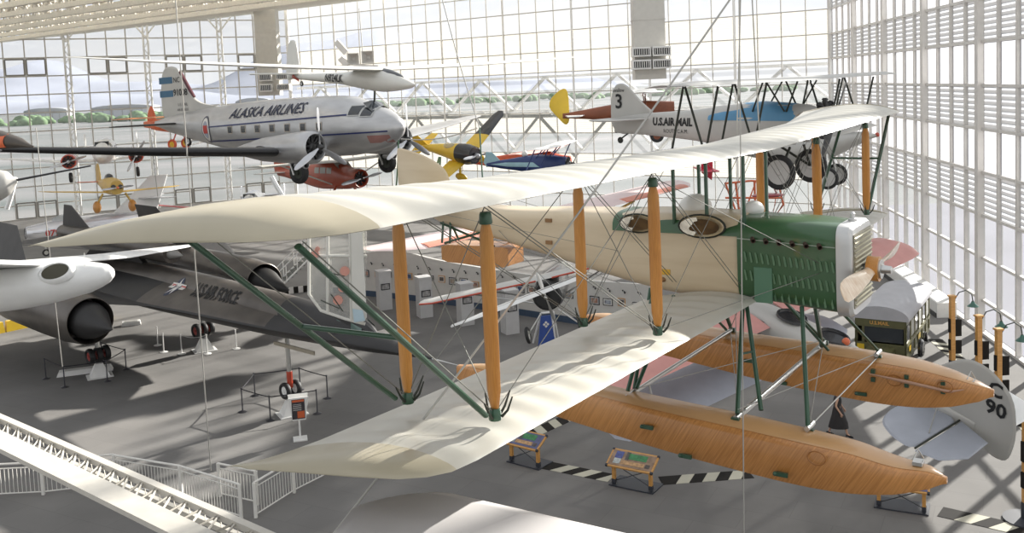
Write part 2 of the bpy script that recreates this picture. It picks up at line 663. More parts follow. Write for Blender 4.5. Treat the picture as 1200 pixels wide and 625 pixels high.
# columns
for i in range(nb + 1):
    p = A_ + UC * (LC * i / nb)
    mb = MB()
    w = .36 if i in (0, nb) else .2
    mb.box((p.x, p.y, 11.8), (w, w, 23.6))
    trim(mb, M_WHITE)
for i in range(1, 9):
    p = B_ + UL * (8.3 * i) + V((.487, -.873, 0)) * .5
    mb = MB()
    for dx in (-.25, .25):
        c = p + UL * dx
        mb.box((c.x, c.y, (23 - .45 * i) / 2), (.18, .18, 23 - .45 * i))
    z = 0
    s_ = 1
    while z < 22 - .45 * i:
        a = p + UL * (-.25 * s_)
        b = p + UL * (.25 * s_)
        mb.beam((a.x, a.y, z), (b.x, b.y, z + .8), .08)
        z += .8
        s_ = -s_
    # forked head
    for d in (-1.6, 1.6):
        b = p + UL * d
        mb.beam((p.x, p.y, 20.6 - .45 * i), (b.x, b.y, 22.6 - .45 * i), .16)
    trim(mb, M_WHITE)
for i in range(len(ys)):
    p = rw(ys[i]) + V((-.12, 0, 0))
    mb = MB()
    mb.box((p.x, p.y, 11.8), (.34, .32, 23.6))
    trim(mb, M_MULLR)
# diagonal bracing trusses just outside the centre wall
for i in range(nb):
    p, q = A_ + UC * (LC * i / nb), A_ + UC * (LC * (i + 1) / nb)
    o = V((.607, .795, 0)) * 1.2
    m_ = (p + q) / 2
    mb = MB()
    for (a, za, b, zb) in ((p, 9.8, m_, 13.2), (m_, 13.2, q, 9.8), (p, 13.2, q, 13.2), (p, 9.8, q, 9.8), (p, 5.8, m_, 9.8), (m_, 9.8, q, 5.8)):
        mb.beam((a.x + o.x, a.y + o.y, za), (b.x + o.x, b.y + o.y, zb), .26)
    trim(mb, M_WHITE)
# floor
mb = MB()
pts = [(24.0, -12), (rw(78).x, 78), (B_.x, B_.y), xy(B_ + UL * 66.4), (-75, -12)]
pts[0] = (rw(-12).x, -12)
mb.prism(pts, -.3, 0.0, axis=2)
fl = mb.build('floor', M_FLOOR, smooth=0)
fl['kind'] = 'structure'
# ledge along the foot of the right wall
mb = MB()
for (ya, yb, w) in ((77, 47.0, 1.2),):
    a, b = rw(ya), rw(yb)
    mb.prism([(a.x - .2, a.y), (b.x - .2, b.y), (b.x - w, b.y), (a.x - w, a.y)], 0, .75, axis=2)
trim(mb, mat('ledge_white', (.72, .71, .68), .6, var=.04))
mb = MB()
a, b = rw(77), rw(47.0)
mb.prism([(a.x - 1.2, a.y), (b.x - 1.2, b.y + .05), (b.x - 1.26, b.y + .05), (a.x - 1.26, a.y)], 0.0, .22, axis=2)
trim(mb, mat('dark_kick', (.05, .05, .05), .6))
# ---- roof: parallel space-frame girders in the upper left
def roofz(s):
    return 23.0 - .12 * min(s, 30)
NI = V((-.607, -.795, 0))
gi = 0
s = 1.0
while s < 62:
    t0 = 24.0 - s * .15
    t1 = LC + 18 + s * .35
    P = A_ + NI * s + UC * t0
    Q = A_ + NI * s + UC * t1
    z = roofz(s)
    mb = MB()
    up = 1.3
    for dz, w in ((0, .34), (up, .34)):
        mb.beam((P.x, P.y, z + dz), (Q.x, Q.y, z + dz), w)
    n = int((t1 - t0) / 1.9)
    for k in range(n):
        a = P.lerp(Q, k / n)
        b = P.lerp(Q, (k + .5) / n)
        c = P.lerp(Q, (k + 1) / n)
        mb.beam((a.x, a.y, z), (b.x, b.y, z + up), .11)
        mb.beam((b.x, b.y, z + up), (c.x, c.y, z), .11)
    gi += 1
    o = mb.build('roof_girder', M_ROOF, smooth=0)
    o['kind'] = 'structure'
    s += 3.2
# cross purlins and metal deck strips between the girders
mb = MB()
for k in range(14):
    t = 24 + k * 5.2
    P = A_ + NI * 1 + UC * t
    Q = A_ + NI * 30 + UC * (t)
    R_ = A_ + NI * 61 + UC * (t)
    mb.beam((P.x, P.y, roofz(1) + 1.45), (Q.x, Q.y, roofz(30) + 1.45), .2)
    mb.beam((Q.x, Q.y, roofz(30) + 1.45), (R_.x, R_.y, roofz(60) + 1.45), .2)
o = mb.build('roof_purlins', M_ROOF, smooth=0)
o['kind'] = 'structure'
mb = MB()
s = 1.0
while s < 60:
    P = A_ + NI * (s + .9) + UC * 23
    Q = A_ + NI * (s + .9) + UC * (LC + 24)
    P2 = A_ + NI * (s + 2.0) + UC * 23
    Q2 = A_ + NI * (s + 2.0) + UC * (LC + 24)
    za, zb = roofz(s + .9) + 1.62, roofz(s + 2.0) + 1.62
    mb.add([(P.x, P.y, za), (Q.x, Q.y, za), (Q2.x, Q2.y, zb), (P2.x, P2.y, zb), (P.x, P.y, za + .08), (Q.x, Q.y, za + .08), (Q2.x, Q2.y, zb + .08), (P2.x, P2.y, zb + .08)],
           [(0, 1, 2, 3), (7, 6, 5, 4), (0, 4, 5, 1), (1, 5, 6, 2), (2, 6, 7, 3), (3, 7, 4, 0)])
    s += 2.6
o = mb.build('roof', M_ROOF, smooth=0)
o['kind'] = 'structure'
# ---- exterior: airfield ground, hills, hangars
m_air = mat('airfield', (.42, .42, .40), .9, var=.35, scale=.012, spec=.1, stretch=(1, 3, 1))
cr = [n for n in m_air.node_tree.nodes if n.type == 'VALTORGB'][0]
cr.color_ramp.elements[0].color = (.12, .14, .135, 1)
cr.color_ramp.elements[1].color = (.29, .28, .28, 1)
mb = MB()
mb.add([(-3000, -400, -.45), (3000, -400, -.45), (3000, 3500, -.45), (-3000, 3500, -.45)], [(0, 1, 2, 3)])
o = mb.build('ground', m_air, smooth=0)
o['kind'] = 'structure'
m_apron = mat('concrete_apron', (.21, .21, .24), .9, var=.1, scale=.1, spec=.1)
mb = MB()
mb.prism([(rw(-10).x + .8, -10), (rw(90).x + .8, 90), (160, 90), (160, -10)], -.45, -.35, axis=2)
o = mb.build('ground', m_apron, smooth=0)
o['kind'] = 'structure'
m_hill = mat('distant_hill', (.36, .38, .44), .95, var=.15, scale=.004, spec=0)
for k, (Y, hh, x0, x1, sd) in enumerate(((2600, 250, -2300, 300, 1), (1500, 60, -1500, -100, 2))):
    random.seed(sd)
    ph = [random.uniform(0, 6) for _ in range(5)]
    top = []
    for i in range(61):
        x = lerp(x0, x1, i / 60)
        h = hh * (.55 + .25 * math.sin(i * .13 + ph[0]) + .12 * math.sin(i * .37 + ph[1]) + .05 * math.sin(i * .9 + ph[2])) * math.sin(PI / 2 * min(1, (i + 2) / 14)) * (1 if i < 46 else max(.05, (60 - i) / 14))
        top.append((x, h))
    mb = MB()
    rings = []
    for x, h in top:
        rings.append([(x, Y - hh * 2.5, -1), (x, Y - hh, h * .55), (x, Y, h), (x, Y + hh * 2, -1)])
    mb.loft(rings)
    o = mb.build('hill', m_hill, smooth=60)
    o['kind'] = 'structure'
m_h1 = mat('hangar_pale', (.36, .36, .37), .7, var=.05)
m_h2 = mat('hangar_blue', (.12, .20, .42), .7, var=.1)
m_roofd = mat('hangar_roof', (.35, .36, .38), .7, var=.1)
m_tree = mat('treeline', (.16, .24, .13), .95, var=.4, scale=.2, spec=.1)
def hangar(px, py, Y, w, h, m, lab):
    p = at(px, py, Y)
    t = thing('hangar', lab, 'building', (p.x, p.y, -.45), .1)
    mb = MB()
    mb.box((0, 0, h / 2), (w, w * .5, h))
    mb.build('wall', m, t, smooth=0)
    mb = MB()
    n = 10
    poly = [(math.cos(PI * k / n) * w / 2 * 1.02, h + math.sin(PI * k / n) * h * .3) for k in range(n + 1)]
    mb.prism(poly, -w * .26, w * .26, axis=1)
    mb.build('roof', m_roofd, t)
    mb = MB()
    for k in range(6):
        mb.box((-w * .4 + k * w * .16, -w * .252, h * .4), (w * .14, .3, h * .78))
    mb.build('door', mat('hangar_door', (.5, .52, .55), .6), t, smooth=0)
hangar(258, 190, 300, 12, 7, m_h2, 'blue box building on the airfield seen through the glass below the airliner wing')
hangar(150, 150, 760, 46, 8, m_h1, 'long pale hangar far across the airfield behind the small red aeroplane')
hangar(60, 160, 700, 30, 8, m_h1, 'pale low hangar far outside the left glass wall')
hangar(300, 150, 620, 22, 9, m_h1, 'pale shed far outside behind the airliner fuselage')
random.seed(11)
def treeclump(px, Y, n, w, lab):
    p = at(px, 130, Y)
    mb = MB()
    for k in range(n):
        mb.sphere((random.uniform(-w, w), random.uniform(-w * .2, w * .2), random.uniform(0, 2)), random.uniform(2.5, 5), 8, 5, (1.3, 1, random.uniform(.5, 1.1)))
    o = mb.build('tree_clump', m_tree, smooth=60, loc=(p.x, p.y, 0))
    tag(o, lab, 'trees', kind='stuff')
for (px, Y, n, w, lab) in ((75, 640, 150, 170, 'row of green trees beyond the airfield at far left'), (640, 760, 110, 200, 'line of trees far outside the centre glass wall')):
    treeclump(px, Y, n, w, lab)

# ------------------------------------------------------------------ world, sun
w = bpy.data.worlds.new('world')
SC.world = w
w.use_nodes = True
nt = w.node_tree
bg = nt.nodes['Background']
tc = nd(nt, 'ShaderNodeTexCoord')
sp = nd(nt, 'ShaderNodeSeparateXYZ')
nt.links.new(tc.outputs['Generated'], sp.inputs[0])
cr = nd(nt, 'ShaderNodeValToRGB')
cr.color_ramp.elements[0].position = 0.0
cr.color_ramp.elements[0].color = (.97, .97, .98, 1)
cr.color_ramp.elements[1].position = 0.5
cr.color_ramp.elements[1].color = (.80, .85, .93, 1)
e = cr.color_ramp.elements.new(.12)
e.color = (.86, .90, .97, 1)
nt.links.new(sp.outputs['Z'], cr.inputs['Fac'])
mp = nd(nt, 'ShaderNodeMapping')
mp.inputs['Scale'].default_value = (2.2, 2.2, 6)
nt.links.new(tc.outputs['Generated'], mp.inputs['Vector'])
no = nd(nt, 'ShaderNodeTexNoise')
no.inputs['Scale'].default_value = 2.2
no.inputs['Detail'].default_value = 7
nt.links.new(mp.outputs['Vector'], no.inputs['Vector'])
c2 = nd(nt, 'ShaderNodeValToRGB')
c2.color_ramp.elements[0].position = .42
c2.color_ramp.elements[1].position = .62
nt.links.new(no.outputs['Fac'], c2.inputs['Fac'])
mx = nd(nt, 'ShaderNodeMix')
mx.data_type = 'RGBA'
nt.links.new(c2.outputs['Color'], mx.inputs[0])
nt.links.new(cr.outputs['Color'], mx.inputs[6])
mx.inputs[7].default_value = (1.0, .99, .97, 1)
nt.links.new(mx.outputs[2], bg.inputs['Color'])
bg.inputs['Strength'].default_value = 0.92
sun = bpy.data.lights.new('sun', 'SUN')
sun.energy = 13.0
sun.angle = math.radians(.8)
sun.color = (1.0, .955, .88)
so = bpy.data.objects.new('sun', sun)
COL.objects.link(so)
el = math.radians(23)
d = V((.724 * math.cos(el), .69 * math.cos(el), math.sin(el)))
so.rotation_euler = d.to_track_quat('Z', 'Y').to_euler()
so.location = (60, 60, 60)
SC.view_settings.view_transform = 'Standard'
SC.view_settings.look = 'None'
SC.view_settings.gamma = 1
SC.view_settings.exposure = 0.0
SC.view_settings.use_curve_mapping = False
cy = SC.cycles
cy.max_bounces = 6
cy.diffuse_bounces = 3
cy.glossy_bounces = 3
cy.transmission_bounces = 6
cy.transparent_max_bounces = 16
cy.use_denoising = True
cy.sample_clamp_indirect = 4
cy.caustics_reflective = False
cy.caustics_refractive = False
# ================================================================== the hero: green and cream float biplane
M_FAB = mat('doped_fabric', (.54, .52, .455), .42, var=.04, scale=1.2, bump=.05, bscale=8, coat=.15)
M_TAN = mat('varnished_tan_fabric', (.43, .385, .28), .4, var=.06, scale=2, coat=.2)
M_FUS = wood('varnished_plywood_linen', (.58, .46, .30), (.68, .565, .395), 2.0, (.5, 3, 3), .35, .25)
M_GREEN = mat('dark_green_paint', (.038, .108, .042), .3, var=.12, scale=2.5, coat=.4)
M_GREENT = mat('green_tube', (.035, .09, .052), .3, var=.08, coat=.3, metal=.2)
M_GREENP = mat('pale_green_panel', (.10, .22, .14), .35, var=.05)
M_STRUT = wood('orange_spruce', (.50, .20, .035), (.64, .29, .06), 10, (14, 14, .7), .35, .3)
M_FLOAT = wood('float_planking', (.40, .17, .045), (.62, .29, .09), 6.0, (.45, 3, 11), .3, .4, rot=(0, 1.0, 0))
M_CAP = mat('pale_varnished_keel', (.56, .32, .14), .3, var=.05, coat=.3)
M_STEEL = mat('brushed_steel', (.62, .62, .60), .3, 1.0, var=.06)
M_DARKF = mat('dark_fitting', (.04, .045, .035), .5, metal=.4)
M_WIRE = mat('rigging_wire', (.20, .20, .18), .4, metal=.6)
M_CABLE = mat('steel_cable', (.42, .41, .38), .45, metal=.5)
M_ALU = mat('satin_aluminium', (.62, .62, .61), .38, .7, var=.05)
M_BRASS = wood('brass_cockpit_lining', (.07, .035, .012), (.80, .66, .42), 5, (1, 1, 1), .2, .4)
M_BLACK = mat('black_rubber', (.018, .018, .018), .6)
M_SLAT = wood('radiator_core', (.20, .18, .12), (.42, .38, .27), 14, (1, 1, 6), .4, .1)
HL, HR = pose(2.91032, 11.62176, 11.52348, -.5940, -.0041, .0029)
HR = Matrix(((.82871191, .55965287, -.00502337), (-.5596605, .82872197, -.0001371), (.00408625, .0029249, .99998737)))
hero = thing('float_biplane', 'large cream-winged float biplane with green engine cowling and orange wooden floats hanging in front', 'aeroplane', HL, HR)
DH = .017
def dz(y):
    return DH * abs(y)
def upper_st(sg):
    rows = [(.0, .30, -1.20, .075, -.02, .10), (5.0, .30, -1.24, .075, -.01, .10), (6.4, .30, -1.40, .07, .06, .11), (7.0, .27, -1.50, .06, .09, .11), (7.25, .18, -1.56, .05, .09, .10), (7.45, .02, -1.64, .04, .07, .085), (7.6, -.25, -1.72, .03, .05, .065), (7.7, -.7, -1.78, .02, .03, .05), (7.78, -1.2, -1.86, .0, .0, .03), (7.95, -1.72, -1.95, -.03, -.04, .012)]
    return [(sg * y, a, b, c + dz(y), d + dz(y), t) for y, a, b, c, d, t in rows]
def lower_st(sg):
    rows = [(.42, .20, -1.30, -1.70, -1.82, .075), (5.0, .20, -1.30, -1.70, -1.82, .075), (6.1, .20, -1.33, -1.70, -1.82, .075), (6.35, .17, -1.36, -1.70, -1.82, .07), (6.5, .08, -1.39, -1.70, -1.82, .065), (6.6, -.08, -1.42, -1.71, -1.82, .055), (6.68, -.4, -1.45, -1.73, -1.82, .04), (6.74, -.8, -1.49, -1.76, -1.82, .028), (6.84, -1.3, -1.55, -1.79, -1.82, .013)]
    return [(sg * y, a, b, c + dz(y), d + dz(y), t) for y, a, b, c, d, t in rows]
def split_st(st, y0):
    st = sorted([(abs(q[0]), *q[1:]) for q in st])
    mid = (y0, *interp(st, y0))
    return [q for q in st if q[0] < y0] + [mid], [mid] + [q for q in st if q[0] > y0]
for sg in (-1, 1):
    for nm, st, y0, cb in (('upper_wing', upper_st(1), 7.02, .06), ('lower_wing', lower_st(1), 6.3, .055)):
        inner, outer = split_st(st, y0)
        mb = MB()
        wing_mesh(mb, [(sg * q[0], *q[1:]) for q in inner], 14, cb, rib=.36, sag=.34, fine=.036)
        w_ = mb.build(nm, M_FAB, hero, smooth=60)
        mb = MB()
        wing_mesh(mb, [(sg * q[0], *q[1:]) for q in outer], 14, cb)
        mb.build('wing_tip_panel', M_TAN, w_, smooth=60)
# interplane struts
BX = 2.745
FX, RX = 0.0, -.852
def strut(x, y, nm='interplane_strut'):
    z1 = .0 + dz(y)
    z0 = -1.575 + dz(y)
    L = z1 - z0
    mb = MB()
    rings = []
    for t, a in ((.0, .035), (.03, .045), (.10, .062), (.3, .066), (.7, .066), (.9, .062), (.96, .04), (1.0, .035)):
        z = z0 + .06 + (L - .12) * t
        rings.append([(x + math.cos(2 * PI * k / 12) * a, y + math.sin(2 * PI * k / 12) * a * .45, z) for k in range(12)])
    mb.loft(rings)
    s_ = mb.build(nm, M_STRUT, hero, smooth=50)
    for z, h in ((z0 + .02, .09), (z1 - .07, .09)):
        mb = MB()
        mb.lathe([(-h / 2, .048), (-h / 2 + .01, .052), (h / 2 - .02, .046), (h / 2, .038)], (x, y, z), (0, 0, 1), 12)
        mb.build('strut_socket', M_GREENT, s_, smooth=40)
    # turnbuckle lugs at the foot
    mb = MB()
    for dx, dy in ((.12, .05), (-.12, .04), (.02, -.12), (.02, .14)):
        mb.tube([(x + dx * .4, y + dy * .4, z0 + .0), (x + dx * .75, y + dy * .8, z0 + .05), (x + dx * 1.0, y + dy * 1.3, z0 + .15)], [.012, .010, .006], 6)
    mb.build('turnbuckle', M_DARKF, s_)
for y in (-5.58, -BX, BX, 5.58):
    for x in (FX, RX):
        strut(x, y)
# cabane struts (green steel)
for y in (-.4, .4):
    for x, zb in ((.05, -.75), (-.85, -.72), (-1.0, -.9) if False else (-.42, -.8)):
        mb = MB()
        mb.tube([(x, y, zb - .1), (x, y, .06)], .022, 10, flat=1.5)
        mb.build('cabane_strut', M_GREENT, hero)
# overhang struts running from the lower strut feet up to the wing tips, with a cross brace
for sg in (-1, 1):
    ends = []
    for x, xt, yt in ((.0, -.02, 7.42), (-.88, -.86, 7.52)):
        a = V((x, sg * 5.70, -1.53 + dz(5.6)))
        b = V((xt, sg * yt, .0 + dz(7)))
        mb = MB()
        mb.tube([a, b], .021, 10, flat=1.4)
        mb.build('overhang_strut', M_GREENT, hero)
        ends.append(a.lerp(b, .52))
    mb = MB()
    mb.tube(ends, .019, 10)
    mb.build('overhang_brace', M_GREENT, hero)
# rigging wires
def wire(a, b, r=.0042, m=None, nm='rigging_wire', par=None):
    mb = MB()
    mb.tube([a, b], r, 6)
    return mb.build(nm, m or M_WIRE, par or hero)
for sg in (-1, 1):
    for x in (FX, RX):
        top = lambda y: (x, sg * y, .02 + dz(y))
        bot = lambda y: (x, sg * y, -1.55 + dz(y))
        for d in (-.025, .025):
            q = V((d, 0, 0))
            wire(V(bot(.45)) + q, V(top(BX)) + q)
            wire(V(bot(BX)) + q, V(top(5.58)) + q)
        wire(top(.42), bot(BX))
        wire(top(BX), bot(5.58))
        wire(bot(5.58), top(7.4))
    for y in (BX, 5.58):
        wire((FX, sg * y, -1.55 + dz(y)), (RX, sg * y, .02 + dz(y)))
        wire((RX, sg * y, -1.55 + dz(y)), (FX, sg * y, .02 + dz(y)))
    # drag wires to nose and tail
    wire((.95, sg * .43, -1.2), (.02, sg * BX, .02))
    wire((.95, sg * .43, -1.3), (.02, sg * BX, -1.5))
    wire((-3.6, sg * .28, -1.05), (-.85, sg * BX, -1.5))
    for k, (xf, zf) in enumerate(((-1.62, -1.2), (-1.62, -1.62), (-1.62, -1.2))):
        if k < 2:
            wire((xf, sg * .44, zf), (-4.9, sg * 1.0, -.62 - .03 * k), r=.003)
# fuselage
FB = Body([(-5.15, -.80, .04, .12, 2.2), (-4.8, -.86, .10, .18, 2.8), (-3.9, -.95, .24, .22, 3.4), (-3.3, -1.02, .31, .27, 4.0), (-2.4, -1.09, .38, .37, 4.5), (-1.8, -1.15, .42, .43, 5), (-1.2, -1.19, .43, .50, 5), (-.6, -1.22, .43, .53, 5), (-.03, -1.22, .43, .52, 5)], 3, 32)
mb = MB()
FB.mesh(mb)
fus = mb.build('fuselage', M_FUS, hero, smooth=40)
# green cockpit decking with two side-cut cockpits
class Deck:
    pass
def deck_top(x):
    # height of coaming above fuselage side, dips at both cockpits
    d1 = math.exp(-((x + 1.28) / .18) ** 2) * .06
    d2 = math.exp(-((x + .33) / .24) ** 2) * .13
    return -.70 - d1 - d2
rings = []
n = 30
for i in range(n + 1):
    x = -1.70 + i * (1.68 / n)
    w_ = .446
    t = deck_top(x)
    base = -.93
    ring = []
    for k in range(13):
        a = PI * k / 12
        cx_, sx_ = supere(a, 3.0)
        ring.append((x, cx_ * w_, base + sx_ * (t - base)))
    ring.append((x, -.38, base - .02))
    ring.append((x, .38, base - .02))
    rings.append(ring)
mb = MB()
mb.loft(rings)
deck = mb.build('cockpit_decking', M_GREEN, hero, smooth=50)
for cx_, r in ((-1.33, .20), (-.47, .24)):
    # padded opening with brass lining visible in the side cut-out
    mb = MB()
    rr = []
    for k in range(20):
        a = 2 * PI * k / 20
        rr.append((cx_ + math.cos(a) * r * 1.25, math.sin(a)))
    rings = []
    for (f, yy) in ((1.0, .0), (.92, .035), (.8, .02), (.5, -.03), (.1, -.05)):
        rings.append([(cx_ + (p[0] - cx_) * f, -(FB.side(cx_, -.86, .03) + yy * .6), -.825 + p[1] * r * .58 * f) for p in rr])
    mb.loft(rings)
    mb.build('cockpit_lining', M_BRASS, deck, smooth=50)
    mb = MB()
    rings = []
    for (f, yy) in ((.80, .062), (.7, .05), (.1, .045)):
        rings.append([(cx_ + .03 + (p[0] - cx_) * f * .9, -(FB.side(cx_, -.86, .03) + yy), -.825 + p[1] * r * .50 * f) for p in rr])
    mb.loft(rings)
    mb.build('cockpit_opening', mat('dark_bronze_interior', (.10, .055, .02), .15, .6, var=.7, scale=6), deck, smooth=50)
    mb = MB()  # pale curved patch painted in as a reflection on the cockpit opening
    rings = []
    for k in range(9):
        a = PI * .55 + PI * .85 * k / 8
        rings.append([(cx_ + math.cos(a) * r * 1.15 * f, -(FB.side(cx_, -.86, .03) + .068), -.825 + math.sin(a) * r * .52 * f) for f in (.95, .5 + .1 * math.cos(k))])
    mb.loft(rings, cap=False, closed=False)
    mb.build('painted_reflection', mat('painted_reflection', (.80, .72, .62), .12, .8, var=.3, scale=9), deck, smooth=50)
    mb = MB()
    for k in range(20):
        a, b = 2 * PI * k / 20, 2 * PI * (k + 1) / 20
        mb.tube([(cx_ + math.cos(a) * r * 1.25, -(FB.side(cx_, -.86, .035)), -.825 + math.sin(a) * r * .58), (cx_ + math.cos(b) * r * 1.25, -(FB.side(cx_, -.86, .035)), -.825 + math.sin(b) * r * .58)], .014, 6)
    mb.build('cockpit_rim', M_DARKF, deck)
# windscreens / headrest fairings on the deck
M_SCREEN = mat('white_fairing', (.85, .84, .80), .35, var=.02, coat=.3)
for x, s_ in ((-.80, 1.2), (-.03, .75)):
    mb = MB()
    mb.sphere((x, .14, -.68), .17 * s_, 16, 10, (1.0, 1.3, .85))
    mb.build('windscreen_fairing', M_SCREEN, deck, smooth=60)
# cowling
CB = Body([(-.03, -1.215, .455, .50, 5), (.3, -1.225, .46, .50, 5), (.8, -1.25, .46, .515, 5), (1.14, -1.275, .455, .515, 5)], 3, 40)
mb = MB()
CB.mesh(mb)
cowl = mb.build('engine_cowling', M_GREEN, hero, smooth=40)
M_LOUV = mat('louvre_green', (.15, .27, .16), .35)
for r_, x0, dxx, z0, zz in ((0, .08, 1.02, -1.16, -.07), (1, .08, 1.02, -1.38, -.07), (2, .42, .66, -1.60, -.05)):
    nlv = 16 if r_ < 2 else 9
    for k in range(nlv):
        x = x0 + dxx * k / (nlv - 1)
        z = z0 + zz * (x / 1.1)
        if r_ < 3 and .17 < x < .40 and z < -1.22:
            continue
        for sg in (-1,):
            mb = MB()
            y = sg * (CB.side(x, z, .0))
            mb.loft([[(x - .012, y, z - .06), (x + .0, y, z - .065), (x + .016, y + sg * .014, z - .05)], [(x - .03, y, z + .06), (x - .018, y, z + .065), (x - .002, y + sg * .014, z + .05)]])
            mb.build('louvre', M_LOUV, cowl, smooth=0)
for sg in (-1, 1):
    mb = MB()
    mb.box((.285, sg * .462, -1.49), (.215, .025, .42))
    mb.build('access_panel', M_GREENP, cowl, smooth=0)
for k in range(6):
    x = .16 + k * .155
    mb = MB()
    mb.lathe([(0, .024), (.085, .030), (.085, .022), (.02, .018)], (x, -.45, -.935 - .045 * x), (.5, -1, -.25), 12, cap=False)
    mb.lathe([(.0, .004), (.02, .017)], (x + .005, -.455, -.936 - .045 * x), (.5, -1, -.25), 10)
    mb.build('exhaust_stub', mat('rusty_exhaust', (.09, .06, .045), .7, metal=.5), cowl)
mb = MB()
mb.beam((-.03, -.457, -.95), (1.12, -.457, -1.0), .004, .012)
mb.build('cowl_seam', mat('seam_pale', (.35, .42, .34), .4), cowl, smooth=0)
# radiator
RB = Body([(1.13, -1.28, .47, .53, 7), (1.26, -1.285, .47, .53, 7), (1.30, -1.285, .44, .50, 7)], 1, 40)
mb = MB()
RB.mesh(mb)
rad = mb.build('radiator_shell', M_ALU, hero, smooth=40)
mb = MB()
mb.box((1.30, 0, -1.28), (.02, .76, .84))
mb.build('radiator_core', M_SLAT, rad, smooth=0)
mb = MB()
for k in range(15):
    z = -1.66 + k * .054
    mb.box((1.318, 0, z), (.02, .75, .014), rot=Matrix.Rotation(.5, 3, 'Y'))
mb.build('radiator_fin', mat('radiator_brass', (.45, .42, .30), .4, .6), rad, smooth=0)
mb = MB()
mb.lathe([(0, .05), (.04, .05), (.05, .03), (.1, .028), (.12, .01)], (1.2, 0, -.77), (0, 0, 1), 14)
mb.build('radiator_cap', M_ALU, rad)
# propeller, wooden, blades level
mb = MB()
mb.lathe([(-.1, .05), (-.02, .05), (-.02, .11), (.10, .11), (.10, .05), (.2, .04), (.22, .01)], (1.42, 0, -1.30), (1, 0, 0), 20)
ph = mb.build('propeller', M_STEEL, hero)
mb = MB()
mb.lathe([(-.055, .03), (-.055, .145), (.075, .145), (.075, .03)], (1.42, 0, -1.30), (1, 0, 0), 20)
for k in range(8):
    a = 2 * PI * k / 8
    mb.lathe([(0, .012), (.16, .012)], (1.36, math.cos(a) * .085, -1.30 + math.sin(a) * .085), (1, 0, 0), 6)
mb.build('propeller_hub', M_STRUT, ph)
M_PROPW = wood('pale_maple_blade', (.62, .42, .25), (.85, .72, .55), 4, (2, 10, 2), .3, .5)
for sg in (-1, 1):
    rings = []
    for t, c, th, tw in ((.06, .13, .06, 1.0), (.15, .12, .055, 1.0), (.35, .17, .04, .85), (.6, .21, .026, .6), (.8, .23, .018, .45), (.93, .21, .013, .38), (.99, .13, .008, .35), (1.0, .04, .004, .35)):
        y = sg * 1.32 * t
        tw = tw * sg
        u = V((math.sin(tw), 0, math.cos(tw)))
        v_ = V((math.cos(tw), 0, -math.sin(tw)))
        ring = []
        for k in range(12):
            a = 2 * PI * k / 12
            p = u * (math.cos(a) * c / 2) + v_ * (math.sin(a) * th / 2)
            ring.append((1.42 + p.x, y, -1.30 + p.z - .03 * t * (1 if sg < 0 else -1)))
        rings.append(ring)
    mb = MB()
    mb.loft(rings)
    mb.build('blade', M_PROPW, ph, smooth=60)
# fuselage fittings
for x, z in ((-2.72, -.86), (-2.72, -1.16)):
    mb = MB()
    mb.box((x, -FB.side(x, z, .01), z), (.10, .02, .05))
    mb.build('inspection_plate', mat('bronze_plate', (.30, .17, .08), .4, .5), fus, smooth=0)
for x, z in ((-1.07, -1.27), (-1.02, -1.53)):
    mb = MB()
    mb.lathe([(0, .035), (.02, .03), (.035, .012)], (x, -FB.side(x, z, -.005), z), (0, -1, 0), 12)
    mb.build('control_grommet', mat('bronze_plate', (.30, .17, .08)), fus)
mb = MB()
mb.box((-.98, -FB.side(-.98, -1.42, .003), -1.43), (.13, .006, .07))
mb.build('brass_placard', mat('yellow_placard', (.70, .42, .05), .4, .3), fus, smooth=0)
# tail: fin-rudder and tailplane
mb = MB()
fin_mesh(mb, [(-5.66, .08), (-5.60, .11), (-5.2, .02), (-4.9, -.10), (-4.72, -.22), (-4.65, -.36), (-4.63, -.55), (-4.8, -.72), (-5.2, -.74), (-5.66, -.70)], .05)
mb.build('rudder', M_FUS, hero, smooth=40)
for sg in (-1, 1):
    mb = MB()
    flat_mesh(mb, [(-4.35, sg * .08), (-4.4, sg * .9), (-4.7, sg * 1.35), (-5.2, sg * 1.45), (-5.45, sg * 1.2), (-5.35, sg * .3), (-5.1, sg * .05)], .05, -.70)
    mb.build('tailplane', M_FAB, hero, smooth=40)
# tail float box and its struts
mb = MB()
rings = []
for x, h, w_ in ((-4.72, .10, .2), (-4.6, .13, .22), (-4.0, .145, .22), (-3.6, .145, .22), (-3.52, .12, .2)):
    rings.append([(x, -w_, -1.45 - h), (x, w_, -1.45 - h), (x, w_, -1.45 + h), (x, -w_, -1.45 + h)])
mb.loft(rings)
tf = mb.build('tail_float', M_FLOAT, hero, smooth=20)
for a, b in (((-4.7, -.2, -1.30), (-4.75, -.08, -1.0)), ((-4.65, -.2, -1.30), (-3.95, -.2, -1.1)), ((-3.75, -.2, -1.3), (-4.8, -.08, -1.02)), ((-4.7, .2, -1.30), (-4.75, .08, -1.0)), ((-3.75, .2, -1.3), (-3.95, .2, -1.12)), ((-4.55, -.2, -1.3), (-4.6, -.1, -1.0))):
    mb = MB()
    mb.tube([a, b], .018, 8)
    mb.build('tail_float_strut', M_GREENT, hero)
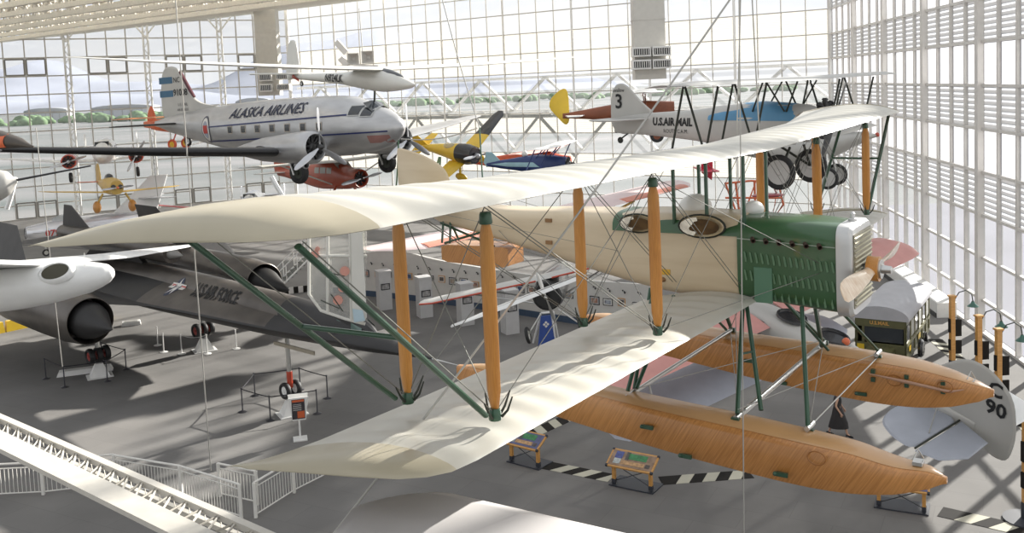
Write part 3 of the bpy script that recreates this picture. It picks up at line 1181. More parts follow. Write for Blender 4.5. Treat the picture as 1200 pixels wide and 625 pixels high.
# main floats
def float_body(yc, z0):
    secs = [(-3.4, -2.62, -2.86, .06), (-3.0, -2.58, -2.93, .16), (-2.2, -2.60, -3.02, .25), (-1.3, -2.64, -3.12, .29), (-.4, -2.68, -3.22, .31), (.4, -2.70, -3.28, .32), (1.1, -2.73, -3.32, .31), (1.6, -2.77, -3.31, .28), (2.0, -2.85, -3.25, .22), (2.3, -2.94, -3.16, .12), (2.46, -3.0, -3.09, .03)]
    if yc < 0:
        secs = [(x, zt - (.05 + .05 * min(1, max(0, (x + 1) / 2.2))) * (1 if x < 2.2 else .3), zb, w_ * .86) for x, zt, zb, w_ in secs]
    secs = smooth_tab(secs, 4)
    rings = []
    for x, zt, zb, w_ in secs:
        h = zt - zb
        ring = []
        m_ = 8
        # crowned deck, rounded chine, flat side, bottom chine, vee keel
        side = [(1.0, -.16), (1.0, -.5), (.96, -.86), (.88, -.95), (.0, -1.0)]
        deckp = [(0, 0), (.45, -.015), (.8, -.05), (.95, -.10)]
        half = deckp + side
        R_ = [(x, yc + p[0] * w_, zt + p[1] * h + z0) for p in half]
        Lh = [(x, yc - p[0] * w_, zt + p[1] * h + z0) for p in half[-2:0:-1]]
        rings.append(R_ + Lh)
    mb = MB()
    mb.loft(rings)
    return mb, secs
for yc, z0 in ((-1.62, .07), (1.60, -.05)):
    mb, secs = float_body(yc, z0)
    fo = mb.build('float', M_FLOAT, hero, smooth=40)
    # pale deck strip on top of the chine
    rings = []
    for x, zt, zb, w_ in secs[2:-1]:
        h = zt - zb
        rings.append([(x, yc - w_ * .80, zt - .050 * h + z0 + .004), (x, yc - w_ * .6, zt - .016 * h + z0 + .006), (x, yc, zt + z0 + .009), (x, yc + w_ * .6, zt - .016 * h + z0 + .006), (x, yc + w_ * .80, zt - .050 * h + z0 + .004), (x, yc, zt - .2 * h + z0)])
    mb = MB()
    mb.loft(rings)
    mb.build('deck', M_CAP, fo, smooth=60)
    # handhole rings and green cleats
    mb = MB()
    for x in (1.35, 1.95) if yc > 0 else (1.3,):
        for k in range(18):
            a, b = 2 * PI * k / 18, 2 * PI * (k + 1) / 18
            mb.tube([(x + math.cos(a) * .09, yc - .30, -2.95 + z0 + math.sin(a) * .07), (x + math.cos(b) * .09, yc - .30, -2.95 + z0 + math.sin(b) * .07)], .006, 5)
    mb.build('hand_hole', mat('dark_orange_wood', (.33, .13, .03), .4), fo)
    for x, z in ((-.55, -2.93), (.95, -3.18), (-.1, -3.18)):
        mb = MB()
        yy = yc - .315
        mb.box((x, yy, z + z0), (.12, .03, .045))
        mb.sphere((x - .07, yy - .01, z + z0), .025, 8, 6)
        mb.build('cleat', M_GREENT, fo, smooth=0)
    if yc > 0:
        mb = MB()
        mb.tube([(1.05, yc - .37, -2.93), (1.5, yc - .36, -2.98), (2.0, yc - .28, -3.06), (2.15, yc - .22, -3.03)], [.008, .022, .018, .006], 8)
        bar = mb.build('spare_blade', mat('pink_brown_blade', (.45, .26, .17), .4), fo)
        for x in (1.1, 1.5, 1.92):
            for dzz in (.05, -.06):
                mb = MB()
                mb.box((x, yc - .34 + (x - 1.1) * .1, -2.95 + dzz - (x - 1.1) * .08), (.05, .05, .05))
                mb.build('bracket', M_GREENT, fo, smooth=0)
    # nose bung
    mb = MB()
    mb.box((2.2, yc, -2.93 + z0), (.09, .12, .035))
    mb.tube([(2.16, yc - .05, -2.9 + z0), (2.2, yc, -2.80 + z0), (2.24, yc + .05, -2.9 + z0)], .007, 6)
    mb.build('bow_ring', M_STEEL, fo)
# spreader bars and legs
for x, y, z, r in ((-.95, 1.68, -2.62, .027), (.37, 1.68, -2.66, .034), (1.11, 1.5, -2.72, .0)):
    if r:
        mb = MB()
        mb.tube([(x, -y, z - .04), (x, y, z - .05)], r, 12)
        mb.build('spreader_bar', M_STEEL, hero)
    else:
        wire((x, -y, z), (x, y, z - .05), .008, M_STEEL, 'spreader_wire')
        for sg in (-1, 1):
            mb = MB()
            mb.tube([(x, sg * (y - .12), z), (x, sg * (y + .1), z)], .03, 10)
            mb.build('spreader_clamp', M_STEEL, hero)
    for sg in (-1, 1):
        mb = MB()
        mb.box((x, sg * (y + .0), z - .10), (.09, .05, .15))
        mb.build('saddle', M_GREENT, hero, smooth=0)
def leg(a, b, r=.019):
    mb = MB()
    mb.tube([a, b], r, 10, flat=1.35)
    return mb.build('float_leg', M_GREENT, hero)
for sg in (-1, 1):
    leg((.37, sg * 1.62, -2.66), (.02, sg * .43, -1.68))
    leg((.52, sg * 1.30, -2.70), (.05, sg * .42, -1.68))
    leg((1.11, sg * 1.55, -2.72), (.72, sg * .42, -1.72))
    if sg > 0:
        leg((.42, sg * 1.35, -2.68), (.60, sg * .40, -1.72), .018)
    leg((-.95, sg * 1.62, -2.60), (-.95, sg * .9, -1.66))
    leg((-.90, sg * 1.5, -2.60), (-.80, sg * .6, -1.68))
    leg((-.95, sg * 1.45, -2.62), (-1.2, sg * .42, -1.66), .018)
mb = MB()
mb.beam((.20, -1.02, -2.18), (.28, -.88, -2.18), .02)
mb.build('float_leg_link', M_GREENT, hero)
for a, b in (((-.95, -1.6, -2.6), (.37, 1.6, -2.66)), ((-.95, 1.6, -2.6), (.37, -1.6, -2.66)), ((.37, -1.6, -2.62), (1.11, 1.5, -2.72)), ((1.11, -1.5, -2.7), (.37, 1.6, -2.7)), ((.37, 1.6, -2.7), (.9, -.4, -1.74)), ((-.95, 1.6, -2.65), (0, -.4, -1.7)), ((.37, -1.6, -2.7), (-.4, .4, -1.7))):
    wire(a, b, .005, M_CABLE)
# ================================================================== other aircraft
M_SILVER = mat('polished_aluminium', (.50, .50, .50), .32, .6, var=.12, scale=.9, stretch=(1, 1, 3))
M_SILVERP = mat('silver_paint', (.50, .49, .46), .42, .2, var=.05, scale=1)
M_SILVERB = mat('bright_aluminium', (.72, .73, .76), .25, .7, var=.1, scale=1)
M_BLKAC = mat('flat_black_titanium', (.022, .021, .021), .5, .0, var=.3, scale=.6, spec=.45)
M_BLKAC2 = mat('sheen_greyed_black', (.105, .092, .080), .36, .45, var=.3, scale=.8)  # black greyed in colour to carry the sheen of the skin
M_BOOT = mat('black_deicer_boot', (.012, .012, .013), .3)
M_WHT = mat('white_gloss', (.82, .82, .80), .3, var=.03, coat=.3)
M_WHTF = mat('ivory_fabric', (.66, .65, .60), .4, var=.03, coat=.2)
M_RED = mat('red_paint', (.50, .07, .035), .35, var=.1, coat=.3)
M_ORG = mat('orange_red_paint', (.66, .14, .05), .4, var=.08, coat=.2)
M_YEL = mat('yellow_paint', (.72, .48, .03), .35, var=.05, coat=.2)
M_YELW = mat('amber_yellow_fabric', (.60, .40, .10), .4, var=.08)
M_BLK = mat('gloss_black', (.015, .015, .017), .25, coat=.3)
M_BLUE = mat('light_blue_fabric', (.10, .28, .46), .4, var=.05)
M_NAVY = mat('navy_paint', (.02, .04, .14), .35)
M_TEAL = mat('pale_teal_paint', (.32, .50, .55), .4)
M_BROWN = mat('chestnut_fabric', (.24, .075, .035), .4, var=.1)
M_PINK = mat('faded_red_fabric', (.60, .29, .26), .45, var=.06)
M_PINKW = mat('pale_pink_fabric', (.78, .62, .60), .45, var=.04)
M_GREYF = mat('blue_grey_fabric', (.36, .38, .43), .45, var=.05)
M_ENG = mat('engine_metal', (.06, .06, .06), .4, .6, var=.3, scale=8)
M_GLASSD = mat('dark_canopy_glass', (.03, .035, .04), .08, coat=.5)
M_GLASSC = mat('clear_canopy', (.45, .50, .52), .06, alpha=.45, coat=.5)
M_LETTER = mat('letter_navy', (.012, .018, .05), .5)
M_LETB = mat('letter_black', (.012, .012, .012), .5)
M_LETR = mat('letter_red', (.50, .05, .04), .5)
M_LETG = mat('letter_dull_grey', (.006, .006, .006), .6)
M_STRIPE = mat('navy_stripe', (.02, .03, .12), .4)
M_DISC = mat('wheel_disc', (.55, .54, .52), .4, .3)
M_BARE = mat('bare_steel_blade', (.55, .56, .58), .3, .7, var=.05)

def mirror(st):
    return [(-y, a, b, c, d, t) for (y, a, b, c, d, t) in st]
def wings(parent, st, m, nm='wing', camber=.03, rib=None, sag=0, sides=(1, -1), both=False, boot=None, fine=.12):
    out = []
    for sg in sides:
        s_ = st if sg > 0 else mirror(st)
        mb = MB()
        wing_mesh(mb, s_, 9, camber, rib=rib, sag=sag, fine=fine)
        w_ = mb.build(nm, m, parent, smooth=50)
        out.append(w_)
        if boot:
            y0, y1, f, bm = boot
            ys = [y0 + (y1 - y0) * i / 8 for i in range(9)]
            q = []
            for y in ys:
                a, b, c, d, t = interp(sorted(st), y)
                q.append((sg * y, a + .015, a - (a - b) * f, c, lerp(c, d, f), t * .82))
            rings = []
            for (y, a, b, c, d, t) in sorted(q):
                rg = []
                for k in range(9):
                    an = -PI / 2 + PI * k / 8
                    rg.append((a - (a - b) * (1 - math.cos(an)), y, c + math.sin(an) * t * .88 + .03))
                rings.append(rg)
            mb = MB()
            mb.loft(rings)
            mb.build('deicer_boot', bm, w_, smooth=60)
    return out
def part_tube(parent, pts, r, m, nm='strut', n=8, flat=1.0):
    mb = MB()
    mb.tube(pts, r, n, flat=flat)
    return mb.build(nm, m, parent)
def body(parent, secs, m, nm='fuselage', refine=4, n=24, smooth=40):
    B = Body(secs, refine, n)
    mb = MB()
    B.mesh(mb)
    return B, mb.build(nm, m, parent, smooth=smooth)
def side_map(B, x0, z0, sg=-1, off=.012, slope=0.0):
    return lambda u, v: (x0 + (u if sg < 0 else -u), sg * B.side(x0 + (u if sg < 0 else -u), z0 + v + slope * u, off), z0 + v + slope * u)
def side_patch(B, x0, x1, z0, z1, m, parent, nm='window', sg=-1, off=.01, nx=4, nz=3, round_=False):
    mb = MB()
    vs = []
    for j in range(nz + 1):
        for i in range(nx + 1):
            x = lerp(x0, x1, i / nx)
            z = lerp(z0, z1, j / nz)
            vs.append((x, sg * B.side(x, z, off), z))
    fs = [(j * (nx + 1) + i, j * (nx + 1) + i + 1, (j + 1) * (nx + 1) + i + 1, (j + 1) * (nx + 1) + i) for j in range(nz) for i in range(nx)]
    mb.add(vs, fs)
    return mb.build(nm, m, parent)

# ---------------- black spy plane with drone on its back
pl_, pr_ = pose(-2.845, 30.639, .55, -.768, .002, .01)
bb = thing('reconnaissance_jet', 'long black twin-engine reconnaissance jet with a drone on its back standing on the floor', 'aeroplane', pl_, pr_)
secs = [(0, 3.15, .03, .03, 1.5), (-1.2, 3.18, .30, .16, 1.5), (-3, 3.2, .62, .34, 1.5), (-5.5, 3.22, .98, .52, 1.45), (-9, 3.2, 1.35, .68, 1.4), (-13, 3.2, 1.75, .78, 1.35), (-16, 3.2, 2.1, .82, 1.3), (-20, 3.2, 2.3, .80, 1.3), (-26, 3.2, 2.0, .62, 1.3), (-31, 3.2, .9, .15, 1.3)]
BBB, bo = body(bb, secs, M_BLKAC, n=32, smooth=50)
bo.data.materials.append(M_BLKAC2)  # upper faces take the greyed sheen colour, the underside stays black
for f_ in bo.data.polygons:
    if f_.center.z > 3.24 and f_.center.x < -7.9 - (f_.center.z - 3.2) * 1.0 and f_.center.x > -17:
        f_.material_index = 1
# rounded dorsal body
B2 = Body([(-2.6, 3.3, .05, .1, 2), (-3.6, 3.42, .42, .38, 2), (-6, 3.50, .66, .60, 2), (-10, 3.5, .80, .72, 2), (-18, 3.5, .84, .78, 2), (-25, 3.45, .70, .62, 2), (-31.5, 3.3, .06, .08, 2)], 4, 28)
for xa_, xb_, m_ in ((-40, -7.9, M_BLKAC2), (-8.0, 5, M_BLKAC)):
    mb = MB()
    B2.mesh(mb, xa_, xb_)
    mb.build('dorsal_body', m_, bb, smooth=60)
wing_ = [(1.0, -13.5, -29.2, 3.2, 3.2, .12), (3.0, -17.8, -29.6, 3.2, 3.2, .20), (5.2, -20.6, -29.6, 3.2, 3.2, .16), (7.9, -26.6, -29.2, 3.2, 3.2, .07), (8.4, -28.0, -28.9, 3.2, 3.2, .03)]
wings(bb, wing_, M_BLKAC, camber=0)
for sg in (-1, 1):
    mb = MB()
    mb.lathe([(-13.2, .6), (-11.5, .95), (-8, 1.14), (-4, 1.16), (-1.4, 1.12), (0, .99), (.02, .96), (-.1, .93), (-1.6, .95), (-1.7, .01)], (-16.9, sg * 4.15, 2.85), (1, 0, 0), 36, cap=False)
    ne = mb.build('engine_nacelle', M_BLKAC2, bb, smooth=50)
    mb = MB()
    mb.lathe([(-1.0, .76), (-.2, .80), (.3, .70), (2.15, .01)], (-16.9, sg * 4.15, 2.85), (1, 0, -.02), 28)
    mb.build('inlet_spike', M_BLKAC, ne, smooth=50)
    mb = MB()
    rings = []
    for k in range(6):
        t = k / 5
        z = 3.6 + 2.5 * t
        y = sg * (4.15 - .62 * t)
        xl = lerp(-23.2, -26.3, t)
        xt = lerp(-29.0, -28.9, t)
        th = lerp(.14, .04, t)
        rings.append([(xl, y, z), (lerp(xl, xt, .4), y + th, z), (xt, y, z), (lerp(xl, xt, .4), y - th, z)])
    mb.loft(rings)
    mb.build('rudder', mat('charcoal_rudder', (.055, .052, .05), .55, var=.15, scale=1.5), bb, smooth=20)
    # main gear: three wheels abreast and a leg
    g = part_tube(bb, [(-20.3, sg * 2.6, 2.9), (-20.3, sg * 2.6, .75)], .11, M_STEEL, 'main_gear_leg')
    for dy in (-.36, 0, .36):
        wheel(g, (-20.3, sg * 2.6 + dy, .45), .36, .24, M_BLACK, mat('gear_red_hub', (.35, .05, .04), .5), ax=(0, 1, 0))
g = part_tube(bb, [(-8.6, 0, 2.9), (-8.6, 0, 1.0)], .09, M_STEEL, 'nose_gear_leg')
part_tube(g, [(-8.6, 0, 1.15), (-8.6, 0, .5)], .12, M_RED, 'oleo')
for dy in (-.24, .24):
    wheel(g, (-8.6, dy, .42), .33, .2, M_BLACK, M_WHT)
mb = MB()
mb.prism([(-6.2, 2.30), (-8.9, 2.26), (-8.9, 2.40), (-6.2, 2.44)], -.42, -.36, axis=1)
mb.build('gear_door', mat('door_inner_tan', (.35, .31, .24), .5), bb, smooth=0)
# cockpit glazing: framed wedge
mb = MB()
rings = []
for x, w_, z in ((-2.75, .04, 3.50), (-3.3, .30, 3.78), (-3.9, .38, 3.98), (-4.6, .40, 4.05), (-5.4, .36, 4.08), (-6.3, .2, 4.06)):
    rings.append([(x, -w_, 3.4), (x, -w_ * .8, z - .10), (x, -w_ * .25, z), (x, w_ * .25, z), (x, w_ * .8, z - .10), (x, w_, 3.4)])
mb.loft(rings)
cp = mb.build('canopy', M_BLKAC, bb, smooth=20)
for x0, x1 in ((-3.35, -3.85), (-4.0, -4.7), (-5.0, -5.6)):
    for sg in (-1, 1):
        mb = MB()
        mb.add([(x0, sg * .325, 3.58), (x1, sg * .395, 3.58), (x1, sg * .36, 3.86), (x0, sg * .275, 3.72)], [(0, 1, 2, 3)])
        mb.build('canopy_pane', mat('green_canopy_pane', (.10, .16, .14), .1, coat=.5), cp, smooth=0)
# nose probe
part_tube(bb, [(.0, 0, 3.15), (1.5, 0, 3.15)], [.03, .008], M_STEEL, 'pitot_probe')
class JetSkin:
    def side(s, x, z, off=0.0):
        return max(B2.side(x, z, 0), BBB.side(x, z, 0)) + off
JS = JetSkin()
mp_ = side_map(JS, -14.2, 3.70, off=.03)
wrap_text('U.S.AIR FORCE', .60, mp_, M_LETG, bb, bold=.012, xs=.86)
def starpts(cx, cz, r, n=5, inner=.382):
    return [(cx + math.sin(PI * k / n) * (r if k % 2 == 0 else r * inner), cz + math.cos(PI * k / n) * (r if k % 2 == 0 else r * inner)) for k in range(2 * n)]
def flat_emb(poly, B, off, m, parent, nm, sg=-1):
    mb = MB()
    off = off + .006
    c = (sum(p[0] for p in poly) / len(poly), sum(p[1] for p in poly) / len(poly))
    pp = []
    for i in range(len(poly)):
        p, q = poly[i], poly[(i + 1) % len(poly)]
        for k in range(3):
            pp.append((lerp(p[0], q[0], k / 3), lerp(p[1], q[1], k / 3)))
    vs = [(c[0], sg * B.side(c[0], c[1], off), c[1])]
    n = len(pp)
    fs = [(0, i + 1, (i + 1) % n + 1) for i in range(n)]
    for r_ in range(1, 5):
        for p in pp:
            x, z = lerp(c[0], p[0], r_ / 4), lerp(c[1], p[1], r_ / 4)
            vs.append((x, sg * B.side(x, z, off), z))
        if r_ > 1:
            a, b = 1 + (r_ - 2) * n, 1 + (r_ - 1) * n
            fs += [(a + i, b + i, b + (i + 1) % n, a + (i + 1) % n) for i in range(n)]
    mb.add(vs, fs)
    return mb.build(nm, m, parent, smooth=0)
M_LWHITE = mat('marking_white', (.72, .70, .66), .5)
def roundel(B, cx, cz, r, parent, sg=-1):
    ins = mat('marking_dull_blue', (.03, .04, .08), .5)
    base = [(cx + math.cos(2 * PI * k / 20) * r, cz + math.sin(2 * PI * k / 20) * r) for k in range(20)]
    e = flat_emb(base, B, .012, ins, parent, 'insignia', sg)
    for s_ in (-1, 1):
        flat_emb([(cx + s_ * r * .75, cz - r * .28), (cx + s_ * r * 1.95, cz - r * .28), (cx + s_ * r * 1.95, cz + r * .28), (cx + s_ * r * .75, cz + r * .28)], B, .016, M_LWHITE, e, 'insignia_bar', sg)
        flat_emb([(cx + s_ * r * .75, cz - r * .10), (cx + s_ * r * 1.95, cz - r * .10), (cx + s_ * r * 1.95, cz + r * .10), (cx + s_ * r * .75, cz + r * .10)], B, .02, M_LETR, e, 'insignia_stripe', sg)
    flat_emb(starpts(cx, cz, r), B, .02, M_LWHITE, e, 'insignia_star', sg)
roundel(JS, -15.6, 3.86, .30, bb)
mb = MB()
mb.prism([(-4.7, 3.48), (-4.45, 3.48), (-4.58, 3.66)], -.66, -.64, axis=1)
mb.build('warning_triangle', M_LETR, bb, smooth=0)
wrap_text('1911', .42, lambda u, v: (-18.9 + u, -4.15 - .66 - .1 + v * .9, 2.85 + .72 - v * .05 + .12 if False else 2.85 + math.sqrt(max(.98 ** 2 - (.60 - v * .8) ** 2, .01)) + .02), M_LETG, bb)
# the drone riding on the spine
dr = thing('drone', 'small black ramjet drone mounted on top of the black reconnaissance jet', 'drone', pl_, pr_)
DB, do_ = body(dr, [(-17.6, 4.95, .45, .45, 2), (-19, 4.98, .52, .52, 2), (-24, 5.0, .55, .52, 2), (-28, 5.0, .45, .42, 2), (-30, 5.0, .38, .36, 2)], M_BLKAC2)
mb = MB()
mb.lathe([(-1.2, .34), (0, .30), (1.1, .01)], (-17.7, 0, 4.95), (1, 0, 0), 20)
mb.build('inlet_spike', mat('pale_spike', (.30, .29, .27), .4), dr)
wings(dr, [(.3, -18.2, -29.4, 4.9, 4.9, .08), (1.2, -21.5, -29.5, 4.9, 4.9, .08), (2.9, -27.8, -29.3, 4.9, 4.9, .03)], M_BLKAC, camber=0)
mb = MB()
fin_mesh(mb, [(-26.2, 5.3), (-28.6, 6.5), (-29.6, 6.5), (-30.0, 5.3)], .08)
mb.build('fin', mat('charcoal_rudder', (.05, .05, .05)), dr, smooth=20)
mb = MB()
mb.prism([(-20, 4.0), (-27, 4.0), (-26, 4.6), (-21, 4.6)], -.12, .12, axis=1)
mb.build('pylon', M_BLKAC, bb, smooth=0)

# ---------------- silver airliner
pl_, pr_ = pose(-4.896, 42.942, 10.865, -.648, -.018, -.008)
dc = thing('airliner', 'large silver twin-propeller airliner with navy lettering hanging at upper left', 'aeroplane', pl_, pr_)
DCB, dcf = body(dc, [(.12, -.05, .10, .12, 2), (-.15, -.05, .42, .45, 2), (-.8, -.05, .80, .84, 2), (-1.8, 0, 1.08, 1.12, 2), (-3.0, .10, 1.22, 1.38, 2.1), (-5, .13, 1.25, 1.45, 2.1), (-9.5, .15, 1.25, 1.42, 2.1), (-12.5, .28, 1.10, 1.15, 2.1), (-15.5, .45, .70, .80, 2), (-17.6, .55, .35, .48, 2), (-19.2, .62, .06, .15, 2)], M_SILVER, n=36, smooth=60)
Wc = [(.8, -4.0, -8.6, -.95, -1.0, .32), (3.4, -4.1, -8.5, -.90, -.95, .31), (3.45, -4.1, -8.5, -.90, -.95, .31), (8.9, -5.6, -8.6, -.48, -.52, .25), (14.2, -7.1, -8.75, .0, -.03, .15), (15.0, -7.45, -8.7, .06, .05, .09), (15.3, -7.9, -8.5, .08, .08, .03)]
wings(dc, Wc, M_SILVER, camber=.02, boot=(3.6, 14.2, .12, M_BOOT), sides=(-1,))
wings(dc, Wc, M_SILVER, camber=.02, sides=(1,))
wings(dc, [(.2, -16.2, -18.6, .55, .55, .10), (3.4, -17.1, -18.5, .55, .55, .06), (4.0, -17.6, -18.3, .55, .55, .03)], M_SILVERP, nm='tailplane', camber=0, boot=(.6, 3.8, .12, M_BOOT))
mb = MB()
fin_mesh(mb, [(-12.4, 1.25), (-14.6, 1.55), (-15.5, 2.0), (-16.55, 3.45), (-16.8, 3.68), (-17.3, 3.78), (-17.9, 3.72), (-18.25, 3.3), (-18.45, 2.2), (-18.4, .8), (-17, .6), (-14, .9)], .16)
fi = mb.build('fin', M_SILVERP, dc, smooth=30)
mb = MB()
mb.beam((-15.35, 0, 1.95), (-16.5, 0, 3.42), .20, .10, up=(0, 1, 0))
mb.build('fin_boot', mat('dark_red_boot', (.10, .02, .03), .4), fi, smooth=0)
for z in (2.25, 3.0):
    mb = MB()
    mb.box((-17.78, 0, z), (1.25, .19, .36))
    mb.build('tail_band', mat('teal_blue_band', (.03, .12, .22), .4), fi, smooth=0)
fmap = lambda x0, z0: (lambda u, v: (x0 + u, -.10, z0 + v))
wrap_text('NC', .42, fmap(-17.05, 2.85), M_LETB, fi)
wrap_text('91008', .52, fmap(-17.1, 2.12), M_LETB, fi, bold=.01)
wrap_text('U.S. MAIL', .22, fmap(-16.75, 1.55), M_LETB, fi)
wrap_text('AIR EXPRESS', .19, fmap(-16.85, 1.27), M_LETB, fi)
wrap_text('ALASKA AIRLINES', .70, side_map(DCB, -10.9, .72, slope=.02, off=.03), M_LETTER, dc, shear=.28, bold=.006, xs=1.02)
for z, x0, x1, sl in ((.50, -12.8, -2.2, .03), (-.32, -12.9, -.35, .02)):
    vs = []
    fs = []
    n_ = 40
    mb = MB()
    for i in range(n_ + 1):
        x = lerp(x0, x1, i / n_)
        zz = z + (x + 7) * sl
        for dz_ in (-.035, .035):
            vs.append((x, -DCB.side(x, zz + dz_, .025), zz + dz_))
    fs = [(2 * i, 2 * i + 2, 2 * i + 3, 2 * i + 1) for i in range(n_)]
    mb.add(vs, fs)
    mb.build('navy_cheatline', M_STRIPE, dc)
for k in range(7):
    x = -11.0 + k * 1.12
    wn = side_patch(DCB, x, x + .42, -.06, .36, mat('window_surround', (.45, .40, .34), .4), dc, 'window')
    side_patch(DCB, x + .05, x + .37, -.01, .31, M_GLASSD, wn, 'pane', off=.02)
pts_ = [(-13.05 + math.cos(2 * PI * k / 24) * .40, .20 + math.sin(2 * PI * k / 24) * .72) for k in range(24)]
em = flat_emb(pts_, DCB, .014, mat('emblem_dark', (.10, .10, .13), .5), dc, 'emblem')
for f, m_ in ((.85, M_LWHITE), (.62, mat('emblem_grey', (.35, .38, .45), .5)),):
    flat_emb([(-13.05 + (p[0] + 13.05) * f, .2 + (p[1] - .2) * f) for p in pts_], DCB, .016 + (1 - f) * .02, m_, em, 'emblem_ring')
for dx in (-.12, .08):
    flat_emb([(-13.05 + dx - .1, .0), (-13.05 + dx + .12, .0), (-13.05 + dx + .12, .42), (-13.05 + dx - .1, .42)], DCB, .03, M_LETR, em, 'emblem_figure')
# cockpit windows
for (x0, x1, z0, z1, y_) in ((-2.3, -1.75, .62, 1.02, 1), (-1.65, -1.15, .55, .92, 1)):
    for sg in (-1, 1):
        fr_ = side_patch(DCB, x0 - .06, x1 + .06, z0 - .05, z1 + .04, mat('cockpit_frame', (.5, .5, .48), .35, .4), dc, 'windscreen_frame', sg=sg, off=.03)
        side_patch(DCB, x0, x1, z0, z1, M_GLASSD, fr_, 'cockpit_pane', sg=sg, off=.04)
mb = MB()
mb.add([(-1.15, -.62, .70), (-1.15, .62, .70), (-1.75, .60, 1.14), (-1.75, -.60, 1.14), (-.95, -.1, .78), (-.95, .1, .78), (-1.7, .1, 1.24), (-1.7, -.1, 1.24)], [(0, 4, 7, 3), (4, 5, 6, 7), (5, 1, 2, 6)])
mb.build('windscreen', M_GLASSD, dc, smooth=0)
side_patch(DCB, -1.3, -.35, -.7, -.35, mat('worn_red_tip', (.38, .20, .18), .4, .3), dc, 'nose_scuff')
part_tube(dc, [(-1.6, 0, 1.2), (-1.5, 0, 1.95)], .05, M_DARKF, 'antenna_mast')
part_tube(dc, [(-4.8, 0, 1.5), (-4.8, 0, 1.95), (-5.3, 0, 2.05)], .03, M_STEEL, 'antenna')
for sg in (-1, 1):
    mb = MB()
    mb.lathe([(-6.0, .1), (-5.0, .30), (-3.6, .55), (-1.6, .70), (-.6, .74), (-.15, .72), (0, .60), (-.04, .56), (-.5, .58), (-.52, .02)], (-2.55, sg * 2.82, -.72), (1, 0, .02), 32, cap=False)
    ne = mb.build('engine_nacelle', M_SILVER, dc, smooth=50)
    radial(ne, (-2.8, sg * 2.82, -.72), .56, .3, M_ENG)
    prop(ne, (-2.3, sg * 2.82, -.72), 1.75, 3, M_BARE, M_ENG, ang=PI / 2, spin=.14)
    mb = MB()
    mb.lathe([(-1.2, .02), (-.6, .18), (0, .20), (.02, .15), (-.1, .13)], (-3.3, sg * 2.82, -1.50), (1, 0, 0), 16, cap=False)
    mb.build('oil_scoop', M_SILVER, ne)
    for dy in (-.22, .22):
        part_tube(ne, [(-4.2, sg * 2.82 + dy, -1.2), (-3.9, sg * 2.82 + dy, -1.95)], .05, M_STEEL, 'gear_leg')
    wheel(ne, (-3.8, sg * 2.82, -1.85), .52, .34, M_BLACK, M_DARKF)
mb = MB()
for k in range(1):
    pts_ = [(-5.6 + math.cos(2 * PI * j / 16) * .42, -.78 + math.sin(2 * PI * j / 16) * .2) for j in range(16)]
    mb.prism(pts_, -3.53, -3.45, axis=1)
mb.build('nacelle_port', M_BOOT, dc, smooth=0)
g = part_tube(dc, [(-15.9, 0, .1), (-16.3, 0, -.35)], .06, M_STEEL, 'tail_gear_leg')
wheel(g, (-16.2, 0, -.42), .28, .15, M_BLACK, M_STEEL, name='tailwheel')

# ---------------- white glider
pl_, pr_ = pose(-2.363, 24.346, 12.561, -.86, .041, -.012)
gl = thing('glider', 'long-winged cream glider with black registration hanging above the silver airliner', 'glider', pl_, pr_)
GB, gf = body(gl, [(0, .05, .02, .02, 2), (-.25, .05, .14, .10, 2), (-.8, .10, .25, .22, 2), (-1.5, .14, .30, .30, 2), (-2.4, .17, .27, .27, 2), (-3.4, .18, .19, .18, 2), (-5.2, .20, .11, .11, 2), (-6.7, .22, .05, .08, 2)], M_WHTF, n=24, smooth=60)
mb = MB()
rings = []
for x, w_, h in ((-.45, .02, .18), (-.7, .13, .30), (-1.1, .19, .41), (-1.5, .18, .46), (-1.8, .1, .46)):
    rings.append([(x, math.cos(PI * k / 10) * w_, .16 + math.sin(PI * k / 10) * (h - .16 + .02)) for k in range(11)])
mb.loft(rings)
mb.build('canopy', M_GLASSD, gl, smooth=50)
Wg = [(.0, -1.35, -2.85, .42, .40, .13), (2.5, -1.4, -2.75, .50, .48, .11), (6.0, -1.65, -2.5, .66, .65, .06), (7.5, -1.85, -2.3, .75, .75, .03), (7.75, -2.0, -2.2, .76, .76, .012)]
wings(gl, Wg, M_WHTF, camber=.02)
mb = MB()
fin_mesh(mb, [(-5.95, .28), (-6.15, 1.22), (-6.3, 1.32), (-6.62, 1.30), (-6.85, .28), (-6.75, .05)], .06)
mb.build('fin', M_WHTF, gl, smooth=30)
mb = MB()
for sg in (-1, 1):
    flat_mesh(mb, [(-5.95, sg * .04), (-6.1, sg * 1.4), (-6.5, sg * 1.4), (-6.6, sg * .04)], .05, .3)
mb.build('tailplane', M_WHTF, gl, smooth=30)
wrap_text('N924LK', .30, side_map(GB, -4.25, .10, off=.02, slope=-.02), M_LETB, gl, bold=.006)
flat_emb([(-6.35, .18), (-6.0, .05), (-6.0, .15), (-6.3, .3)], GB, .02, M_RED, gl, 'red_flash')
wheel(gl, (-5.9, 0, .0), .08, .05, M_BLACK, M_STEEL, name='tailwheel')

